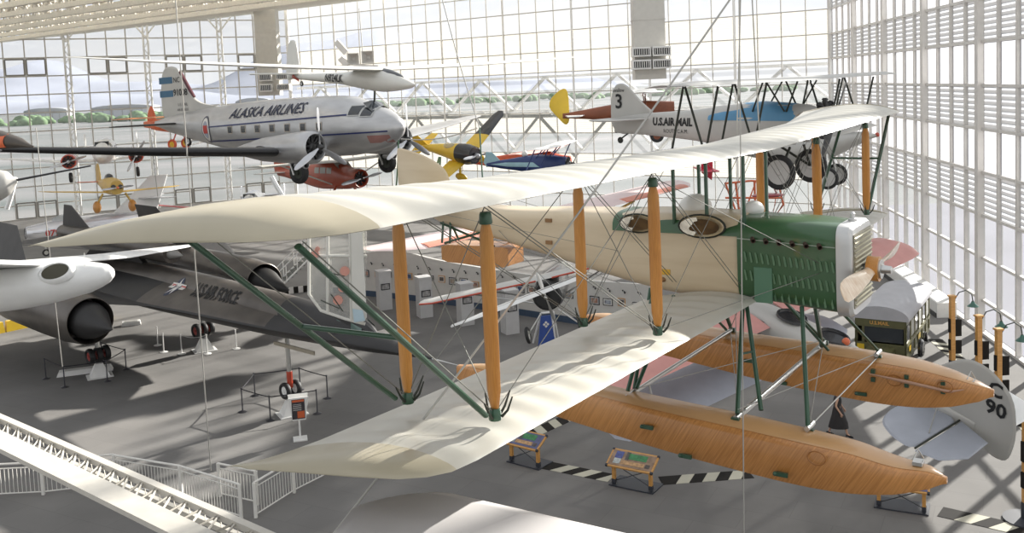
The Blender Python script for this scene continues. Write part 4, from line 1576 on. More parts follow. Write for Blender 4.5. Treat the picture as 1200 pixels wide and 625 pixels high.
# ---------------- silver biplane, blue decking
pl_, pr_ = pose(8.277, 25.111, 11.333, -.758, .015, .004)
sw = thing('mail_biplane', 'silver and blue biplane lettered for air mail hanging above the far right wing', 'aeroplane', pl_, pr_)
SWB, _ = body(sw, [(-.1, -.1, .30, .32, 2), (-.5, -.15, .40, .48, 2.5), (-1.4, -.25, .42, .62, 3), (-2.6, -.27, .42, .62, 3), (-4.0, -.27, .30, .45, 3), (-5.6, -.27, .15, .34, 3), (-6.9, -.30, .04, .26, 3)], M_SILVERP, n=28)
mb = MB()
rings = []
for x, z in ((-.3, .08), (-.8, .36), (-1.7, .42), (-2.3, .38), (-2.9, .25), (-3.3, .10)):
    rings.append([(x, math.cos(PI * k / 12) * .425 * (1 if x < -.5 else .85), -.1 + math.sin(PI * k / 12) ** .7 * (z + .1)) for k in range(13)])
mb.loft(rings)
mb.build('blue_decking', M_BLUE, sw, smooth=50)
mb = MB()
fin_mesh(mb, [(-5.3, .0), (-5.9, .45), (-6.3, .85), (-6.55, 1.0), (-6.85, .95), (-7.02, .6), (-7.05, .0), (-7.0, -.4), (-6.6, -.62), (-6.2, -.5), (-6.0, -.2)], .07)
fi = mb.build('fin', M_SILVERP, sw, smooth=30)
fm = lambda x0, z0: (lambda u, v: (x0 + u, -.05, z0 + v))
wrap_text('3', .62, fm(-6.85, .22), M_LETB, fi, bold=.012)
wrap_text('Swallow', .17, fm(-6.93, .72), M_LETB, fi, xs=.8)
wrap_text('U.S.AIR MAIL', .32, side_map(SWB, -5.35, -.28, off=.01), M_LETB, sw, bold=.012, xs=.82)
wrap_text('ROUTE C.A.M.', .16, side_map(SWB, -4.95, -.50, off=.01), M_LETB, sw, xs=.9)
mb = MB()
for sg in (-1, 1):
    flat_mesh(mb, [(-5.5, sg * .05), (-5.9, sg * 1.2), (-6.3, sg * 1.5), (-6.9, sg * 1.3), (-6.9, sg * .05)], .05, -.1)
mb.build('tailplane', M_SILVERP, sw, smooth=30)
Wu = [(.0, -.2, -1.75, .98, .93, .07), (5.3, -.2, -1.75, 1.0, .95, .07), (5.75, -.45, -1.7, 1.0, .96, .04), (5.95, -.8, -1.45, 1.0, .98, .015)]
wings(sw, Wu, M_SILVERP, 'upper_wing', camber=.05, rib=.4, sag=.15)
Wl = [(.4, -.6, -2.1, -.72, -.77, .07), (4.9, -.6, -2.1, -.55, -.60, .07), (5.3, -.85, -2.05, -.55, -.58, .04), (5.5, -1.2, -1.8, -.55, -.56, .015)]
wings(sw, Wl, M_SILVERP, 'lower_wing', camber=.05, rib=.4, sag=.15)
for sg in (-1, 1):
    for y in (2.1, 4.4):
        for (xa, xb) in ((-.55, -.9), (-1.45, -.95), (-1.5, -1.85)):
            part_tube(sw, [(xa, sg * y, .95), (xb, sg * y, -.58)], .028, M_DARKF, 'interplane_strut', 6)
    for (xa, xb) in ((-.5, -.9), (-1.4, -.95), (-1.5, -1.9)):
        part_tube(sw, [(xa, sg * .55, .95), (xb, sg * .4, .15)], .025, M_DARKF, 'cabane_strut', 6)
    part_tube(sw, [(-.8, sg * .4, -.8), (-.85, sg * .85, -1.4)], .035, M_DARKF, 'gear_leg')
    part_tube(sw, [(-1.6, sg * .4, -.8), (-.85, sg * .85, -1.4)], .035, M_DARKF, 'gear_leg')
    wheel(sw, (-.85, sg * .92, -1.42), .47, .13, M_BLACK, M_DISC, hub_r=.7)
radial(sw, (0, 0, -.05), .52, .3, M_ENG)
prop(sw, (.25, 0, -.05), 1.2, 2, M_ENG, M_ENG, ang=.9)
g = part_tube(sw, [(-6.3, 0, -.5), (-6.65, 0, -.72)], .025, M_DARKF, 'tail_gear_leg', 6)
wheel(g, (-6.7, 0, -.78), .10, .06, M_BLACK, M_DARKF, name='tailwheel')

# ---------------- biplane on stands near the right wall (grey tail lettered C 90)
pl_, pr_ = pose(5.382, 23.695, 6.745, 2.142, -.197, -.179)
st_ = thing('open_cockpit_biplane', 'grey and red open-cockpit biplane seen from behind below the far float', 'aeroplane', pl_, pr_)
STB, _ = body(st_, [(.2, -.1, .30, .34, 2), (-.5, -.1, .42, .46, 2.5), (-1.6, -.05, .42, .48, 3), (-2.8, -.02, .40, .46, 3), (-4.2, -.0, .27, .34, 3), (-5.6, -.02, .14, .22, 3), (-6.6, -.03, .05, .14, 3)], M_SILVERP, n=28)
def cockpit(parent, x, z, l, w_, m_=M_BLK, nm='cockpit'):
    mb = MB()
    rings = []
    for f, dz_ in ((1.12, .0), (1.05, .05), (.95, .05), (.88, -.02), (.6, -.1), (.1, -.12)):
        rings.append([(x + math.cos(2 * PI * k / 18) * l * f, math.sin(2 * PI * k / 18) * w_ * f, z + dz_) for k in range(18)])
    mb.loft(rings)
    return mb.build(nm, m_, parent, smooth=50)
cockpit(st_, -3.15, .47, .38, .25)
cockpit(st_, -1.95, .47, .38, .25)
mb = MB()
mb.sphere((-3.5, .02, .52), .09, 10, 8)
mb.build('headrest', M_ORG, st_)
mb = MB()
fin_mesh(mb, [(-5.1, .15), (-5.7, .95), (-6.3, 1.42), (-6.8, 1.40), (-7.3, 1.0), (-7.42, .2), (-7.3, -.45), (-6.95, -.5), (-6.5, -.2), (-6.3, -.1)], .07)
fi = mb.build('rudder', M_SILVERP, st_, smooth=30)
fm2 = lambda x0, z0: (lambda u, v: (x0 - u, .05, z0 + v))
wrap_text('C', .42, fm2(-6.80, .88), M_LETB, fi, bold=.012)
wrap_text('90', .42, fm2(-6.78, .48), M_LETB, fi, bold=.012)
for sg in (-1, 1):
    mb = MB()
    flat_mesh(mb, [(-6.3, sg * .03), (-5.35, sg * .15), (-5.2, sg * .7), (-5.35, sg * 1.25), (-5.8, sg * 1.5), (-6.3, sg * 1.55), (-6.3, sg * .8)], .05, .0)
    mb.build('tailplane', M_GREYF if sg > 0 else M_SILVERP, st_, smooth=30)
    mb = MB()
    flat_mesh(mb, [(-6.34, sg * .06), (-6.34, sg * 1.55), (-6.8, sg * 1.45), (-7.1, sg * 1.0), (-7.05, sg * .3)], .045, .0)
    mb.build('elevator', M_GREYF if sg > 0 else M_WHT, st_, smooth=30)
    part_tube(st_, [(-5.9, 0, .75), (-6.2, sg * .9, .03)], .012, M_STEEL, 'tail_brace', 6)
    part_tube(st_, [(-6.32, sg * .1, .03), (-6.32, sg * 1.5, .03)], .022, M_DARKF, 'elevator_hinge', 6)
wings(st_, [(.4, -.1, -1.65, .28, .22, .07), (4.9, -.1, -1.65, .32, .26, .07), (5.25, -.35, -1.6, .32, .28, .04), (5.4, -.8, -1.3, .32, .3, .015)], M_PINK, 'upper_wing', camber=.05, rib=.4, sag=.15)
wings(st_, [(.4, -.5, -2.0, -.75, -.8, .07), (4.6, -.5, -2.0, -.65, -.7, .07), (4.95, -.75, -1.95, -.65, -.68, .04), (5.15, -1.2, -1.7, -.65, -.66, .015)], M_GREYF, 'lower_wing', camber=.05, rib=.4, sag=.15, sides=(1,))
wings(st_, [(.4, -.5, -2.0, -.75, -.8, .07), (1.9, -.5, -2.0, -.72, -.77, .07), (2.2, -.9, -1.8, -.72, -.76, .03)], M_GREYF, 'lower_wing', camber=.05, rib=.4, sag=.15, sides=(-1,))
for sg in (1,):
    for (xa, xb) in ((-.4, -.7), (-1.3, -1.6)):
        part_tube(st_, [(xa, sg * 3.9, .28), (xb, sg * 3.9, -.66)], .025, M_SILVERP, 'interplane_strut', 6)
# black and white arrow on the side
for k, m_ in ((0, M_BLK), (1, M_WHT), (2, M_BLK)):
    x = -1.0 - k * .16
    flat_emb([(x, -.25), (x + .25, .02), (x, .28), (x - .14, .28), (x + .10, .02), (x - .14, -.25)], STB, .015 + .002 * k, m_, st_, 'arrow_marking', sg=1)
radial(st_, (.3, 0, -.05), .5, .3, M_ENG)
part_tube(st_, [(-.6, .3, -.4), (-.5, .7, -1.2)], .03, M_SILVERP, 'gear_leg')
part_tube(st_, [(-.6, -.3, -.4), (-.5, -.7, -1.2)], .03, M_SILVERP, 'gear_leg')
wheel(st_, (-.5, .78, -1.25), .35, .12, M_BLACK, M_DISC)
wheel(st_, (-.5, -.78, -1.25), .35, .12, M_BLACK, M_DISC)

# ---------------- white sailplane in front at the left edge
pl_, pr_ = pose(-7.409, 17.414, 9.359, -.099, -.104, -.171)
cl = thing('vintage_sailplane', 'white round-nosed sailplane with an open cockpit hole at the left edge', 'glider', pl_, pr_)
CLB, clf = body(cl, [(0, .0, .02, .02, 2), (-.03, .0, .08, .09, 2), (-.12, .0, .16, .17, 2), (-.28, -.01, .24, .23, 2), (-.5, -.02, .31, .29, 2), (-1.2, -.04, .42, .37, 2), (-2.2, -.05, .46, .40, 2), (-3.4, -.02, .32, .34, 2), (-5.5, .1, .15, .18, 2), (-6.6, .18, .05, .1, 2)], M_WHT, n=28, smooth=60)
ex_, ey_, en_ = V((1, 0, 0)), V((0, math.cos(1.05), math.sin(1.05))), V((0, -math.sin(1.05), math.cos(1.05)))
cc_ = V((-.93, -.335, .13))
mb = MB()
rings = []
for f, dz_ in ((1.35, -.06), (1.22, .035), (1.05, .05), (.92, .0)):
    rings.append([cc_ + ex_ * (math.cos(2 * PI * k / 24) * .27 * f) + ey_ * (math.sin(2 * PI * k / 24) * .16 * f) + en_ * dz_ for k in range(24)])
mb.loft(rings, cap=False)
mb.build('cockpit_rim', M_WHT, cl, smooth=60)
mb = MB()
mb.add([cc_ + ex_ * (math.cos(2 * PI * k / 24) * .26) + ey_ * (math.sin(2 * PI * k / 24) * .155) + en_ * .035 for k in range(24)], [tuple(range(24))])
mb.build('cockpit_well', mat('dark_olive_cockpit', (.05, .045, .025), .6), cl, smooth=0)
wings(cl, [(.0, -1.32, -3.1, .30, .36, .15), (3, -1.25, -2.9, .40, .50, .13), (6.2, -1.45, -2.4, .64, .68, .06), (7.2, -1.65, -2.0, .74, .74, .015)], M_WHT, camber=.04)
fin_ = MB()
fin_mesh(fin_, [(-5.9, .2), (-6.2, .9), (-6.7, .9), (-6.9, .1)], .05)
fin_.build('fin', M_WHT, cl, smooth=30)
part_tube(cl, [(-.42, -.24, .17), (-.42, -.22, .42)], .006, M_STEEL, 'yaw_string_post', 5)

# ---------------- red high-wing cabin plane
def hp(px, py, Y):
    p = at(px, py, Y)
    return (p.x, p.y, p.z)
def cabin_plane(name, label, loc, yaw, L, m, wm, span=11, roll=0, pitch=0, eng=True, striped=None, highwing=True, cab=True):
    l_, r_ = pose(*loc, yaw, pitch, roll)
    t = thing(name, label, 'aeroplane', l_, r_)
    k = L / 8.0
    B, f = body(t, [(0, 0, .42 * k, .42 * k, 2), (-.8 * k, 0, .50 * k, .55 * k, 2.5), (-1.8 * k, .12 * k, .55 * k, .70 * k, 3), (-3.2 * k, .10 * k, .52 * k, .68 * k, 3), (-5 * k, .08 * k, .32 * k, .42 * k, 2.6), (-7.6 * k, .15 * k, .06 * k, .16 * k, 2)], m)
    zt = .80 * k if highwing else -.45 * k
    wings(t, [(0, -1.1 * k, -2.9 * k, zt, zt, .12 * k), (span * .42, -1.2 * k, -2.8 * k, zt + .12, zt + .1, .09 * k), (span * .5, -1.7 * k, -2.4 * k, zt + .15, zt + .15, .02)], wm, camber=.03)
    mb = MB()
    fin_mesh(mb, [(-6.0 * k, .3 * k), (-6.9 * k, 1.3 * k), (-7.4 * k, 1.4 * k), (-7.9 * k, 1.1 * k), (-8.0 * k, .3 * k), (-7.7 * k, 0)], .06)
    mb.build('fin', m, t, smooth=30)
    mb = MB()
    for sg in (-1, 1):
        flat_mesh(mb, [(-6.6 * k, sg * .05), (-6.9 * k, sg * 1.5 * k), (-7.6 * k, sg * 1.5 * k), (-7.8 * k, sg * .05)], .05, .2 * k)
    mb.build('tailplane', wm, t, smooth=30)
    if cab:
        for sg in (-1, 1):
            for x0, x1 in ((-1.55, -1.95), (-2.05, -2.55), (-2.65, -3.1)):
                side_patch(B, x0 * k, x1 * k, .25 * k, .55 * k, mat('cabin_glass', (.35, .34, .30), .15), t, 'window', sg=sg)
        mb = MB()
        mb.add([(-1.0 * k, -.4 * k, .45 * k), (-1.0 * k, .4 * k, .45 * k), (-1.5 * k, .45 * k, .82 * k), (-1.5 * k, -.45 * k, .82 * k)], [(0, 1, 2, 3)])
        mb.build('windscreen', mat('cabin_glass', (.35, .34, .30)), t, smooth=0)
    if eng:
        mb = MB()
        mb.lathe([(-.5 * k, .48 * k), (0, .50 * k), (.25 * k, .44 * k), (.2 * k, .38 * k), (.0, .36 * k), (-.02, .02)], (0, 0, 0), (1, 0, 0), 26, cap=False)
        c = mb.build('cowling', m, t)
        radial(c, (.05 * k, 0, 0), .38 * k, .2 * k, M_ENG)
        prop(c, (.32 * k, 0, 0), 1.25 * k, 2, M_BARE, M_ENG, ang=.15, spin=.09)
    for sg in (-1, 1):
        part_tube(t, [(-1.3 * k, sg * .45 * k, -.4 * k), (-1.2 * k, sg * 1.2 * k, -1.25 * k)], .06 * k, m, 'gear_leg')
        wheel(t, (-1.2 * k, sg * 1.25 * k, -1.3 * k), .32 * k, .2 * k, M_BLACK, m)
        if highwing:
            part_tube(t, [(-1.6 * k, sg * .5 * k, -.3 * k), (-1.7 * k, sg * span * .3, zt + .08)], .04 * k, wm, 'wing_strut')
    return t, B
t, B = cabin_plane('cabin_monoplane', 'red-brown cabin monoplane hanging below the airliner engines', hp(420, 209, 50), -.80, 8.5, mat('brick_red_paint', (.40, .075, .035), .35, var=.08, coat=.2), M_WHTF, 11.5, pitch=-.02)
# ---------------- yellow and black aerobatic monoplane, banked
l_, r_ = pose(-2.356, 60.795, 8.134, -.751, .086, .594)
t = thing('aerobatic_monoplane', 'yellow and black low-wing aerobatic aeroplane hanging in a steep bank', 'aeroplane', l_, r_)
B, f = body(t, [(0, 0, .55, .55, 2), (-.6, 0, .66, .66, 2), (-1.6, .02, .58, .62, 2), (-2.6, .06, .42, .48, 2), (-4.2, .08, .2, .28, 2), (-5.4, .1, .05, .1, 2)], M_YEL)
mb = MB()
Body([(.02, 0, .56, .56, 2), (-.6, 0, .675, .675, 2), (-1.3, .02, .62, .65, 2)], 2, 24).mesh(mb)
c = mb.build('cowling', M_BLK, t)
mb = MB()
mb.lathe([(0, .5), (.03, .48), (-.25, .42), (-.26, .02)], (.02, 0, 0), (1, 0, 0), 24, cap=False)
mb.build('cowl_mouth', M_ENG, c)
prop(t, (.25, 0, 0), 1.25, 2, M_BARE, M_BARE, ang=-.5, spin=.16)
wings(t, [(.4, -.6, -2.2, -.35, -.4, .12), (2.3, -.75, -2.1, -.25, -.28, .10)], M_YEL, 'wing', camber=.02)
wings(t, [(2.3, -.75, -2.1, -.25, -.28, .10), (4.3, -.95, -1.95, -.12, -.14, .06), (4.7, -1.3, -1.75, -.1, -.1, .02)], M_BLK, 'outer_wing', camber=.02)
mb = MB()
fin_mesh(mb, [(-4.2, .3), (-4.9, 1.2), (-5.4, 1.2), (-5.7, .2), (-5.4, 0)], .06)
mb.build('fin', M_YEL, t, smooth=30)
mb = MB()
for sg in (-1, 1):
    flat_mesh(mb, [(-4.4, sg * .05), (-4.6, sg * 1.4), (-5.2, sg * 1.4), (-5.5, sg * .05)], .05, .15)
mb.build('tailplane', M_YEL, t, smooth=30)
for sg in (-1, 1):
    mb = MB()
    mb.sphere((-1.0, sg * 1.0, -1.15), .32, 14, 9, (1.6, .55, 1))
    sp_ = mb.build('wheel_fairing', M_YEL, t, smooth=60)
    part_tube(sp_, [(-1.0, sg * .6, -.3), (-1.0, sg * 1.0, -1.0)], .08, M_YEL, 'gear_leg')
    wheel(sp_, (-1.0, sg * 1.0, -1.3), .26, .14, M_BLACK, M_BLK)
mb = MB()
mb.sphere((-2.0, 0, .45), .4, 14, 9, (1.5, .7, .8))
mb.build('canopy', M_GLASSC, t, smooth=60)
# ---------------- red tail with pink-white high wing
t, B = cabin_plane('high_wing_monoplane', 'orange-red high-wing monoplane with tall fin hanging beside the yellow aerobatic aeroplane', hp(668, 190, 64), -.35, 8.0, mat('scarlet_fabric', (.55, .09, .04), .4, var=.08), mat('pale_red_wing', (.72, .45, .40), .4), 10.5, cab=False, eng=False)
# ---------------- small blue and teal biplane
l_, r_ = pose(*hp(664, 192, 44), -.3, 0, 0)
t = thing('sport_biplane', 'small navy and teal biplane with white wings hanging over the cream upper wing', 'aeroplane', l_, r_)
B, f = body(t, [(0, 0, .32, .32, 2), (-.6, 0, .38, .40, 2.4), (-1.5, .02, .36, .42, 2.4), (-3.2, .02, .12, .20, 2), (-3.9, .02, .03, .1, 2)], M_NAVY)
flat_emb([(-1.2, -.1), (-1.5, .12), (-2.9, .12), (-3.7, .03), (-2.8, -.08)], B, .012, M_TEAL, t, 'teal_flash')
mb = MB()
fin_mesh(mb, [(-3.1, .1), (-3.6, .6), (-3.9, .62), (-4.05, .1), (-3.9, -.1)], .05)
mb.build('fin', M_TEAL, t, smooth=30)
wings(t, [(0, -.1, -1.1, .85, .82, .06), (2.9, -.1, -1.1, .88, .86, .05), (3.1, -.4, -.9, .88, .87, .02)], M_WHT, 'upper_wing')
wings(t, [(.3, -.6, -1.6, -.3, -.32, .06), (2.9, -.6, -1.6, -.2, -.22, .05), (3.1, -.9, -1.4, -.2, -.2, .02)], M_WHT, 'lower_wing')
for sg in (-1, 1):
    for xa, xb in ((-.3, -.8), (-.9, -1.4)):
        part_tube(t, [(xa, sg * 2.1, .84), (xb, sg * 2.1, -.22)], .03, M_NAVY, 'interplane_strut', 6)
        part_tube(t, [(xa, sg * .35, .84), (xb, sg * .3, .3)], .025, M_NAVY, 'cabane_strut', 6)
    wheel(t, (-.7, sg * .7, -.95), .22, .1, M_BLACK, M_NAVY)
    part_tube(t, [(-.8, sg * .3, -.3), (-.7, sg * .7, -.95)], .03, M_NAVY, 'gear_leg', 6)
radial(t, (.1, 0, 0), .32, .2, M_ENG)
prop(t, (.3, 0, 0), .9, 2, M_ENG, M_ENG, ang=.4)
mb = MB()
mb.sphere((-2.0, 0, .5), .15, 10, 8)
mb.build('headrest', M_LWHITE, t)
# ---------------- chestnut parasol with yellow rudder
l_, r_ = pose(*hp(790, 128, 42), -.12, 0, 0)
t = thing('parasol_monoplane', 'chestnut-brown monoplane with a yellow rudder hanging behind the mail biplane tail', 'aeroplane', l_, r_)
B, f = body(t, [(0, 0, .3, .35, 3), (-1.5, 0, .36, .42, 3), (-3, -.05, .26, .32, 3), (-4.4, -.1, .10, .16, 3), (-4.9, -.12, .05, .12, 3)], M_BROWN)
mb = MB()
fin_mesh(mb, [(-4.6, .0), (-4.62, .9), (-4.75, 1.12), (-5.0, 1.05), (-5.45, .65), (-5.5, .25), (-5.2, -.1), (-4.8, -.55), (-4.62, -.4)], .05)
mb.build('rudder', M_YEL, t, smooth=30)
mb = MB()
for sg in (-1, 1):
    flat_mesh(mb, [(-3.9, sg * .05), (-4.1, sg * 1.6), (-4.6, sg * 1.6), (-4.8, sg * .05)], .05, -.12)
mb.build('tailplane', M_WHT, t, smooth=30)
wings(t, [(0, -.6, -2.2, .75, .7, .1), (5.0, -.6, -2.2, .85, .8, .09), (5.4, -1.2, -1.8, .85, .85, .02)], M_WHT)
for sg in (-1, 1):
    part_tube(t, [(-1.2, sg * .3, -.2), (-1.3, sg * 2.6, .75)], .03, M_BROWN, 'wing_strut', 6)
    wheel(t, (-.8, sg * .7, -1.1), .3, .1, M_BLACK, M_BROWN)
# ---------------- small orange-red low winger behind the airliner tail
l_, r_ = pose(*hp(216, 143, 66), -.4, 0, 0)
t = thing('open_monoplane', 'small orange-red monoplane with a round fin hanging behind the airliner tail', 'aeroplane', l_, r_)
B, f = body(t, [(0, -.2, .4, .45, 2), (-1, -.2, .45, .5, 2.4), (-2.4, -.15, .3, .4, 2.4), (-3.6, -.1, .06, .2, 2)], M_ORG)
mb = MB()
fin_mesh(mb, [(-2.4, .1), (-2.6, .8), (-2.85, 1.3), (-3.15, .8), (-3.3, .2), (-3.2, -.3), (-2.6, -.3)], .08)
mb.build('fin', M_ORG, t, smooth=30)
wings(t, [(0, -.4, -1.9, .38, .34, .1), (4.6, -.5, -1.8, .42, .38, .08), (5.2, -.9, -1.4, .42, .42, .02)], mat('orange_wing', (.68, .26, .10), .4))
for sg in (-1, 1):
    part_tube(t, [(-.4, sg * .3, -.5), (-.6, sg * .6, -1.4)], .05, M_RED, 'gear_leg')
    wheel(t, (-.6, sg * .65, -1.5), .36, .2, mat('red_yellow_wheel', (.60, .10, .04), .4), M_YEL)
# ---------------- amber-yellow low-wing racer
l_, r_ = pose(*hp(137, 220, 62), -.95, -.04, -.05)
t = thing('wooden_monoplane', 'amber-yellow low-wing monoplane with yellow wheel pants hanging at left', 'aeroplane', l_, r_)
B, f = body(t, [(0, 0, .42, .45, 2.4), (-.8, .05, .5, .55, 2.4), (-2, .1, .48, .55, 2.4), (-3.6, .15, .28, .36, 2.2), (-5.4, .25, .06, .15, 2)], M_YELW)
wings(t, [(.3, -.7, -2.2, -.35, -.4, .12), (3.8, -.85, -2.0, -.15, -.18, .08), (4.4, -1.2, -1.8, -.1, -.1, .02)], M_YELW)
mb = MB()
fin_mesh(mb, [(-4.3, .4), (-5.0, 1.5), (-5.4, 1.6), (-5.8, 1.3), (-5.7, .2), (-5.4, .1)], .07)
mb.build('fin', M_YELW, t, smooth=30)
mb = MB()
for sg in (-1, 1):
    flat_mesh(mb, [(-4.6, sg * .05), (-4.9, sg * 1.4), (-5.4, sg * 1.4), (-5.6, sg * .05)], .05, .3)
mb.build('tailplane', M_ORG, t, smooth=30)
mb = MB()
mb.sphere((-2.1, 0, .62), .4, 14, 9, (1.3, .7, .7))
mb.build('canopy', M_GLASSD, t, smooth=60)
for sg in (-1, 1):
    mb = MB()
    mb.sphere((-.7, sg * 1.1, -1.25), .4, 14, 9, (1.4, .6, 1))
    w_ = mb.build('wheel_fairing', mat('orange_pant', (.55, .25, .06), .4), t, smooth=60)
    part_tube(w_, [(-.8, sg * .7, -.4), (-.7, sg * 1.1, -1.1)], .07, M_YELW, 'gear_leg')
    mb = MB()
    mb.lathe([(-.3, .15), (0, .15), (.05, .02)], (.05, sg * .22, .05), (1, 0, 0), 12)
    mb.build('cylinder_fairing', M_BLK, t)
prop(t, (.2, 0, 0), 1.0, 2, M_BARE, M_ORG, ang=.1)
# ---------------- white twin with red cowlings and the silver twin
def twin(name, label, ps, m, cm, wm, L=11.0, span=16.5, blades=2, textless=True):
    l_, r_ = pose(*ps)
    t = thing(name, label, 'aeroplane', l_, r_)
    B, f = body(t, [(0, 0, .05, .05, 2), (-.3, .02, .35, .32, 2), (-1.2, .10, .62, .62, 2), (-2.4, .2, .75, .85, 2.2), (-5, .25, .75, .88, 2.2), (-8, .3, .4, .5, 2), (-L, .4, .05, .12, 2)], m)
    wings(t, [(.5, -2.6, -5.2, -.45, -.5, .2), (2.6, -2.7, -5.1, -.35, -.4, .18), (span * .46, -3.7, -4.9, .35, .32, .07), (span * .5, -4.2, -4.7, .42, .42, .02)], wm)
    for sg in (-1, 1):
        mb = MB()
        mb.lathe([(-3.6, .05), (-2, .38), (-.8, .52), (0, .50), (.02, .42), (-.2, .40), (-.22, .02)], (-1.2, sg * 2.2, -.2), (1, 0, 0), 24, cap=False)
        n_ = mb.build('engine_nacelle', cm, t)
        radial(n_, (-1.25, sg * 2.2, -.2), .38, .2, M_ENG)
        prop(n_, (-1.0, sg * 2.2, -.2), 1.25, blades, M_BARE, M_BARE, ang=.25 if blades == 2 and sg < 0 else 1.0, spin=.12)
        mb = MB()
        fin_mesh(mb, [(-L + 1.4, .2), (-L + .9, 1.4), (-L + .3, 1.4), (-L, .8), (-L, .0), (-L + .8, -.2)], .07, sg * 1.9)
        mb.build('fin', m, t, smooth=30)
        part_tube(n_, [(-1.7, sg * 2.2, -.5), (-1.6, sg * 2.2, -1.2)], .06, M_STEEL, 'gear_leg')
        wheel(n_, (-1.6, sg * 2.2, -1.35), .36, .22, M_BLACK, M_STEEL)
        for x0, x1 in ((-2.3, -1.8),):
            side_patch(B, x0, x1, .55, .9, M_GLASSD, t, 'cockpit_window', sg=sg)
        for k in range(4):
            side_patch(B, -3.4 - k * .8, -3.0 - k * .8, .25, .6, M_GLASSD, t, 'window', sg=sg)
    mb = MB()
    mb.add([(-1.5, -.45, .62), (-1.5, .45, .62), (-1.95, .48, .98), (-1.95, -.48, .98)], [(0, 1, 2, 3)])
    mb.build('windscreen', M_GLASSD, t, smooth=0)
    mb = MB()
    flat_mesh(mb, [(-L + 1.6, -2.0), (-L + 1.6, 2.0), (-L + .4, 2.0), (-L + .4, -2.0)], .1, .4)
    mb.build('tailplane', m, t, smooth=30)
    return t
twin('twin_engine_trainer', 'white twin-engine aeroplane with red engine cowlings hanging at far left', (*hp(118, 184, 66), -1.25, 0, .03), M_WHT, M_RED, M_WHT)
twin('twin_tail_airliner', 'polished silver twin-tail airliner with red outer wings at the back left', (-21.486, 76.315, 3.6, -1.45, -.05, .009), M_SILVERB, M_SILVERB, mat('crimson_wing', (.42, .05, .05), .35))
# ---------------- silver jet fighter on the floor with red number
p = at(30, 274, 66)
l_, r_ = pose(p.x, p.y, p.z, 3.75, 0, 0)
t = thing('jet_fighter', 'silver swept-wing jet fighter with a round nose intake and red number at back left', 'aeroplane', l_, r_)
B, f = body(t, [(0, 0, .42, .42, 2), (-.15, 0, .48, .48, 2), (-1.5, .02, .66, .68, 2), (-3.5, .05, .74, .78, 2), (-6, .1, .66, .70, 2), (-8.2, .15, .42, .45, 2)], M_SILVERB)
mb = MB()
mb.lathe([(.02, .40), (.03, .38), (-.5, .33), (-.52, .02)], (0, 0, 0), (1, 0, 0), 24, cap=False)
mb.build('nose_intake', M_BLK, t)
mb = MB()
mb.sphere((-2.6, 0, .72), .5, 16, 10, (1.8, .75, .75))
mb.build('canopy', M_GLASSC, t, smooth=60)
wings(t, [(.6, -2.6, -5.6, -.1, -.1, .14), (5.0, -5.8, -7.6, -.2, -.2, .06), (5.1, -6.4, -7.4, -.2, -.2, .02)], M_SILVERB)
mb = MB()
fin_mesh(mb, [(-5.6, .6), (-8.6, 3.3), (-9.9, 3.3), (-8.9, .6), (-8.2, .4)], .12)
mb.build('fin', M_WHT, t, smooth=30)  # silver fin coloured white to stand for the sun on it
mb = MB()
for sg in (-1, 1):
    flat_mesh(mb, [(-7.6, sg * .05), (-9.3, sg * 1.7), (-10, sg * 1.7), (-9.0, sg * .05)], .06, 1.7)
mb.build('tailplane', M_SILVERB, t, smooth=30)
wrap_text('079', .62, side_map(B, -1.15, -.28, sg=1, off=.012), M_LETR, t, bold=.015)
for sg in (-1, 1):
    g = part_tube(t, [(-4.5, sg * 1.8, -.3), (-4.5, sg * 1.9, -1.3)], .07, M_STEEL, 'main_gear_leg')
    wheel(g, (-4.5, sg * 1.9, -1.45), .33, .2, M_BLACK, M_STEEL)
g = part_tube(t, [(-1.2, 0, -.4), (-1.2, 0, -1.4)], .06, M_STEEL, 'nose_gear_leg')
wheel(g, (-1.2, 0, -1.5), .26, .16, M_BLACK, M_STEEL)
# ---------------- dark nose with orange flank at upper left
p = at(40, 174, 30)
l_, r_ = pose(p.x, p.y, p.z, -.25, -.02, 0)
t = thing('dark_jet', 'black-nosed aeroplane with an orange flank entering at the left edge', 'aeroplane', l_, r_)
B, f = body(t, [(0, .05, .02, .03, 2), (-.5, .2, .22, .16, 2), (-1.2, .32, .36, .30, 2), (-2.5, .42, .5, .45, 2), (-5.5, .45, .6, .6, 2), (-8, .5, .3, .3, 2)], M_BLKAC2)
side_patch(B, -3.6, -.85, .08, .50, M_ORG, t, 'orange_flank', nx=10, nz=6, off=.03)
wings(t, [(.3, -3.2, -5.2, .2, .2, .12), (3.6, -4.4, -5.4, .2, .2, .05)], M_BLKAC)
# ---------------- grey pointed nose with long probe
p = at(20, 212, 27)
l_, r_ = pose(p.x, p.y, p.z, .12, -.10, 0)
t = thing('grey_jet', 'grey pointed jet nose with a long black probe at the left edge', 'aeroplane', l_, r_)
B, f = body(t, [(0, 0, .04, .05, 2), (-.25, -.02, .30, .34, 2), (-.8, -.05, .46, .54, 2), (-2.5, -.05, .6, .7, 2), (-6, 0, .55, .6, 2), (-8, .1, .2, .3, 2)], M_SILVERP)
part_tube(t, [(-.05, 0, .02), (2.05, 0, .12)], [.035, .022], M_BLK, 'nose_probe')
wings(t, [(.4, -3.2, -5.2, 0, 0, .12), (4.2, -5.4, -6.4, 0, 0, .05)], M_SILVERP)
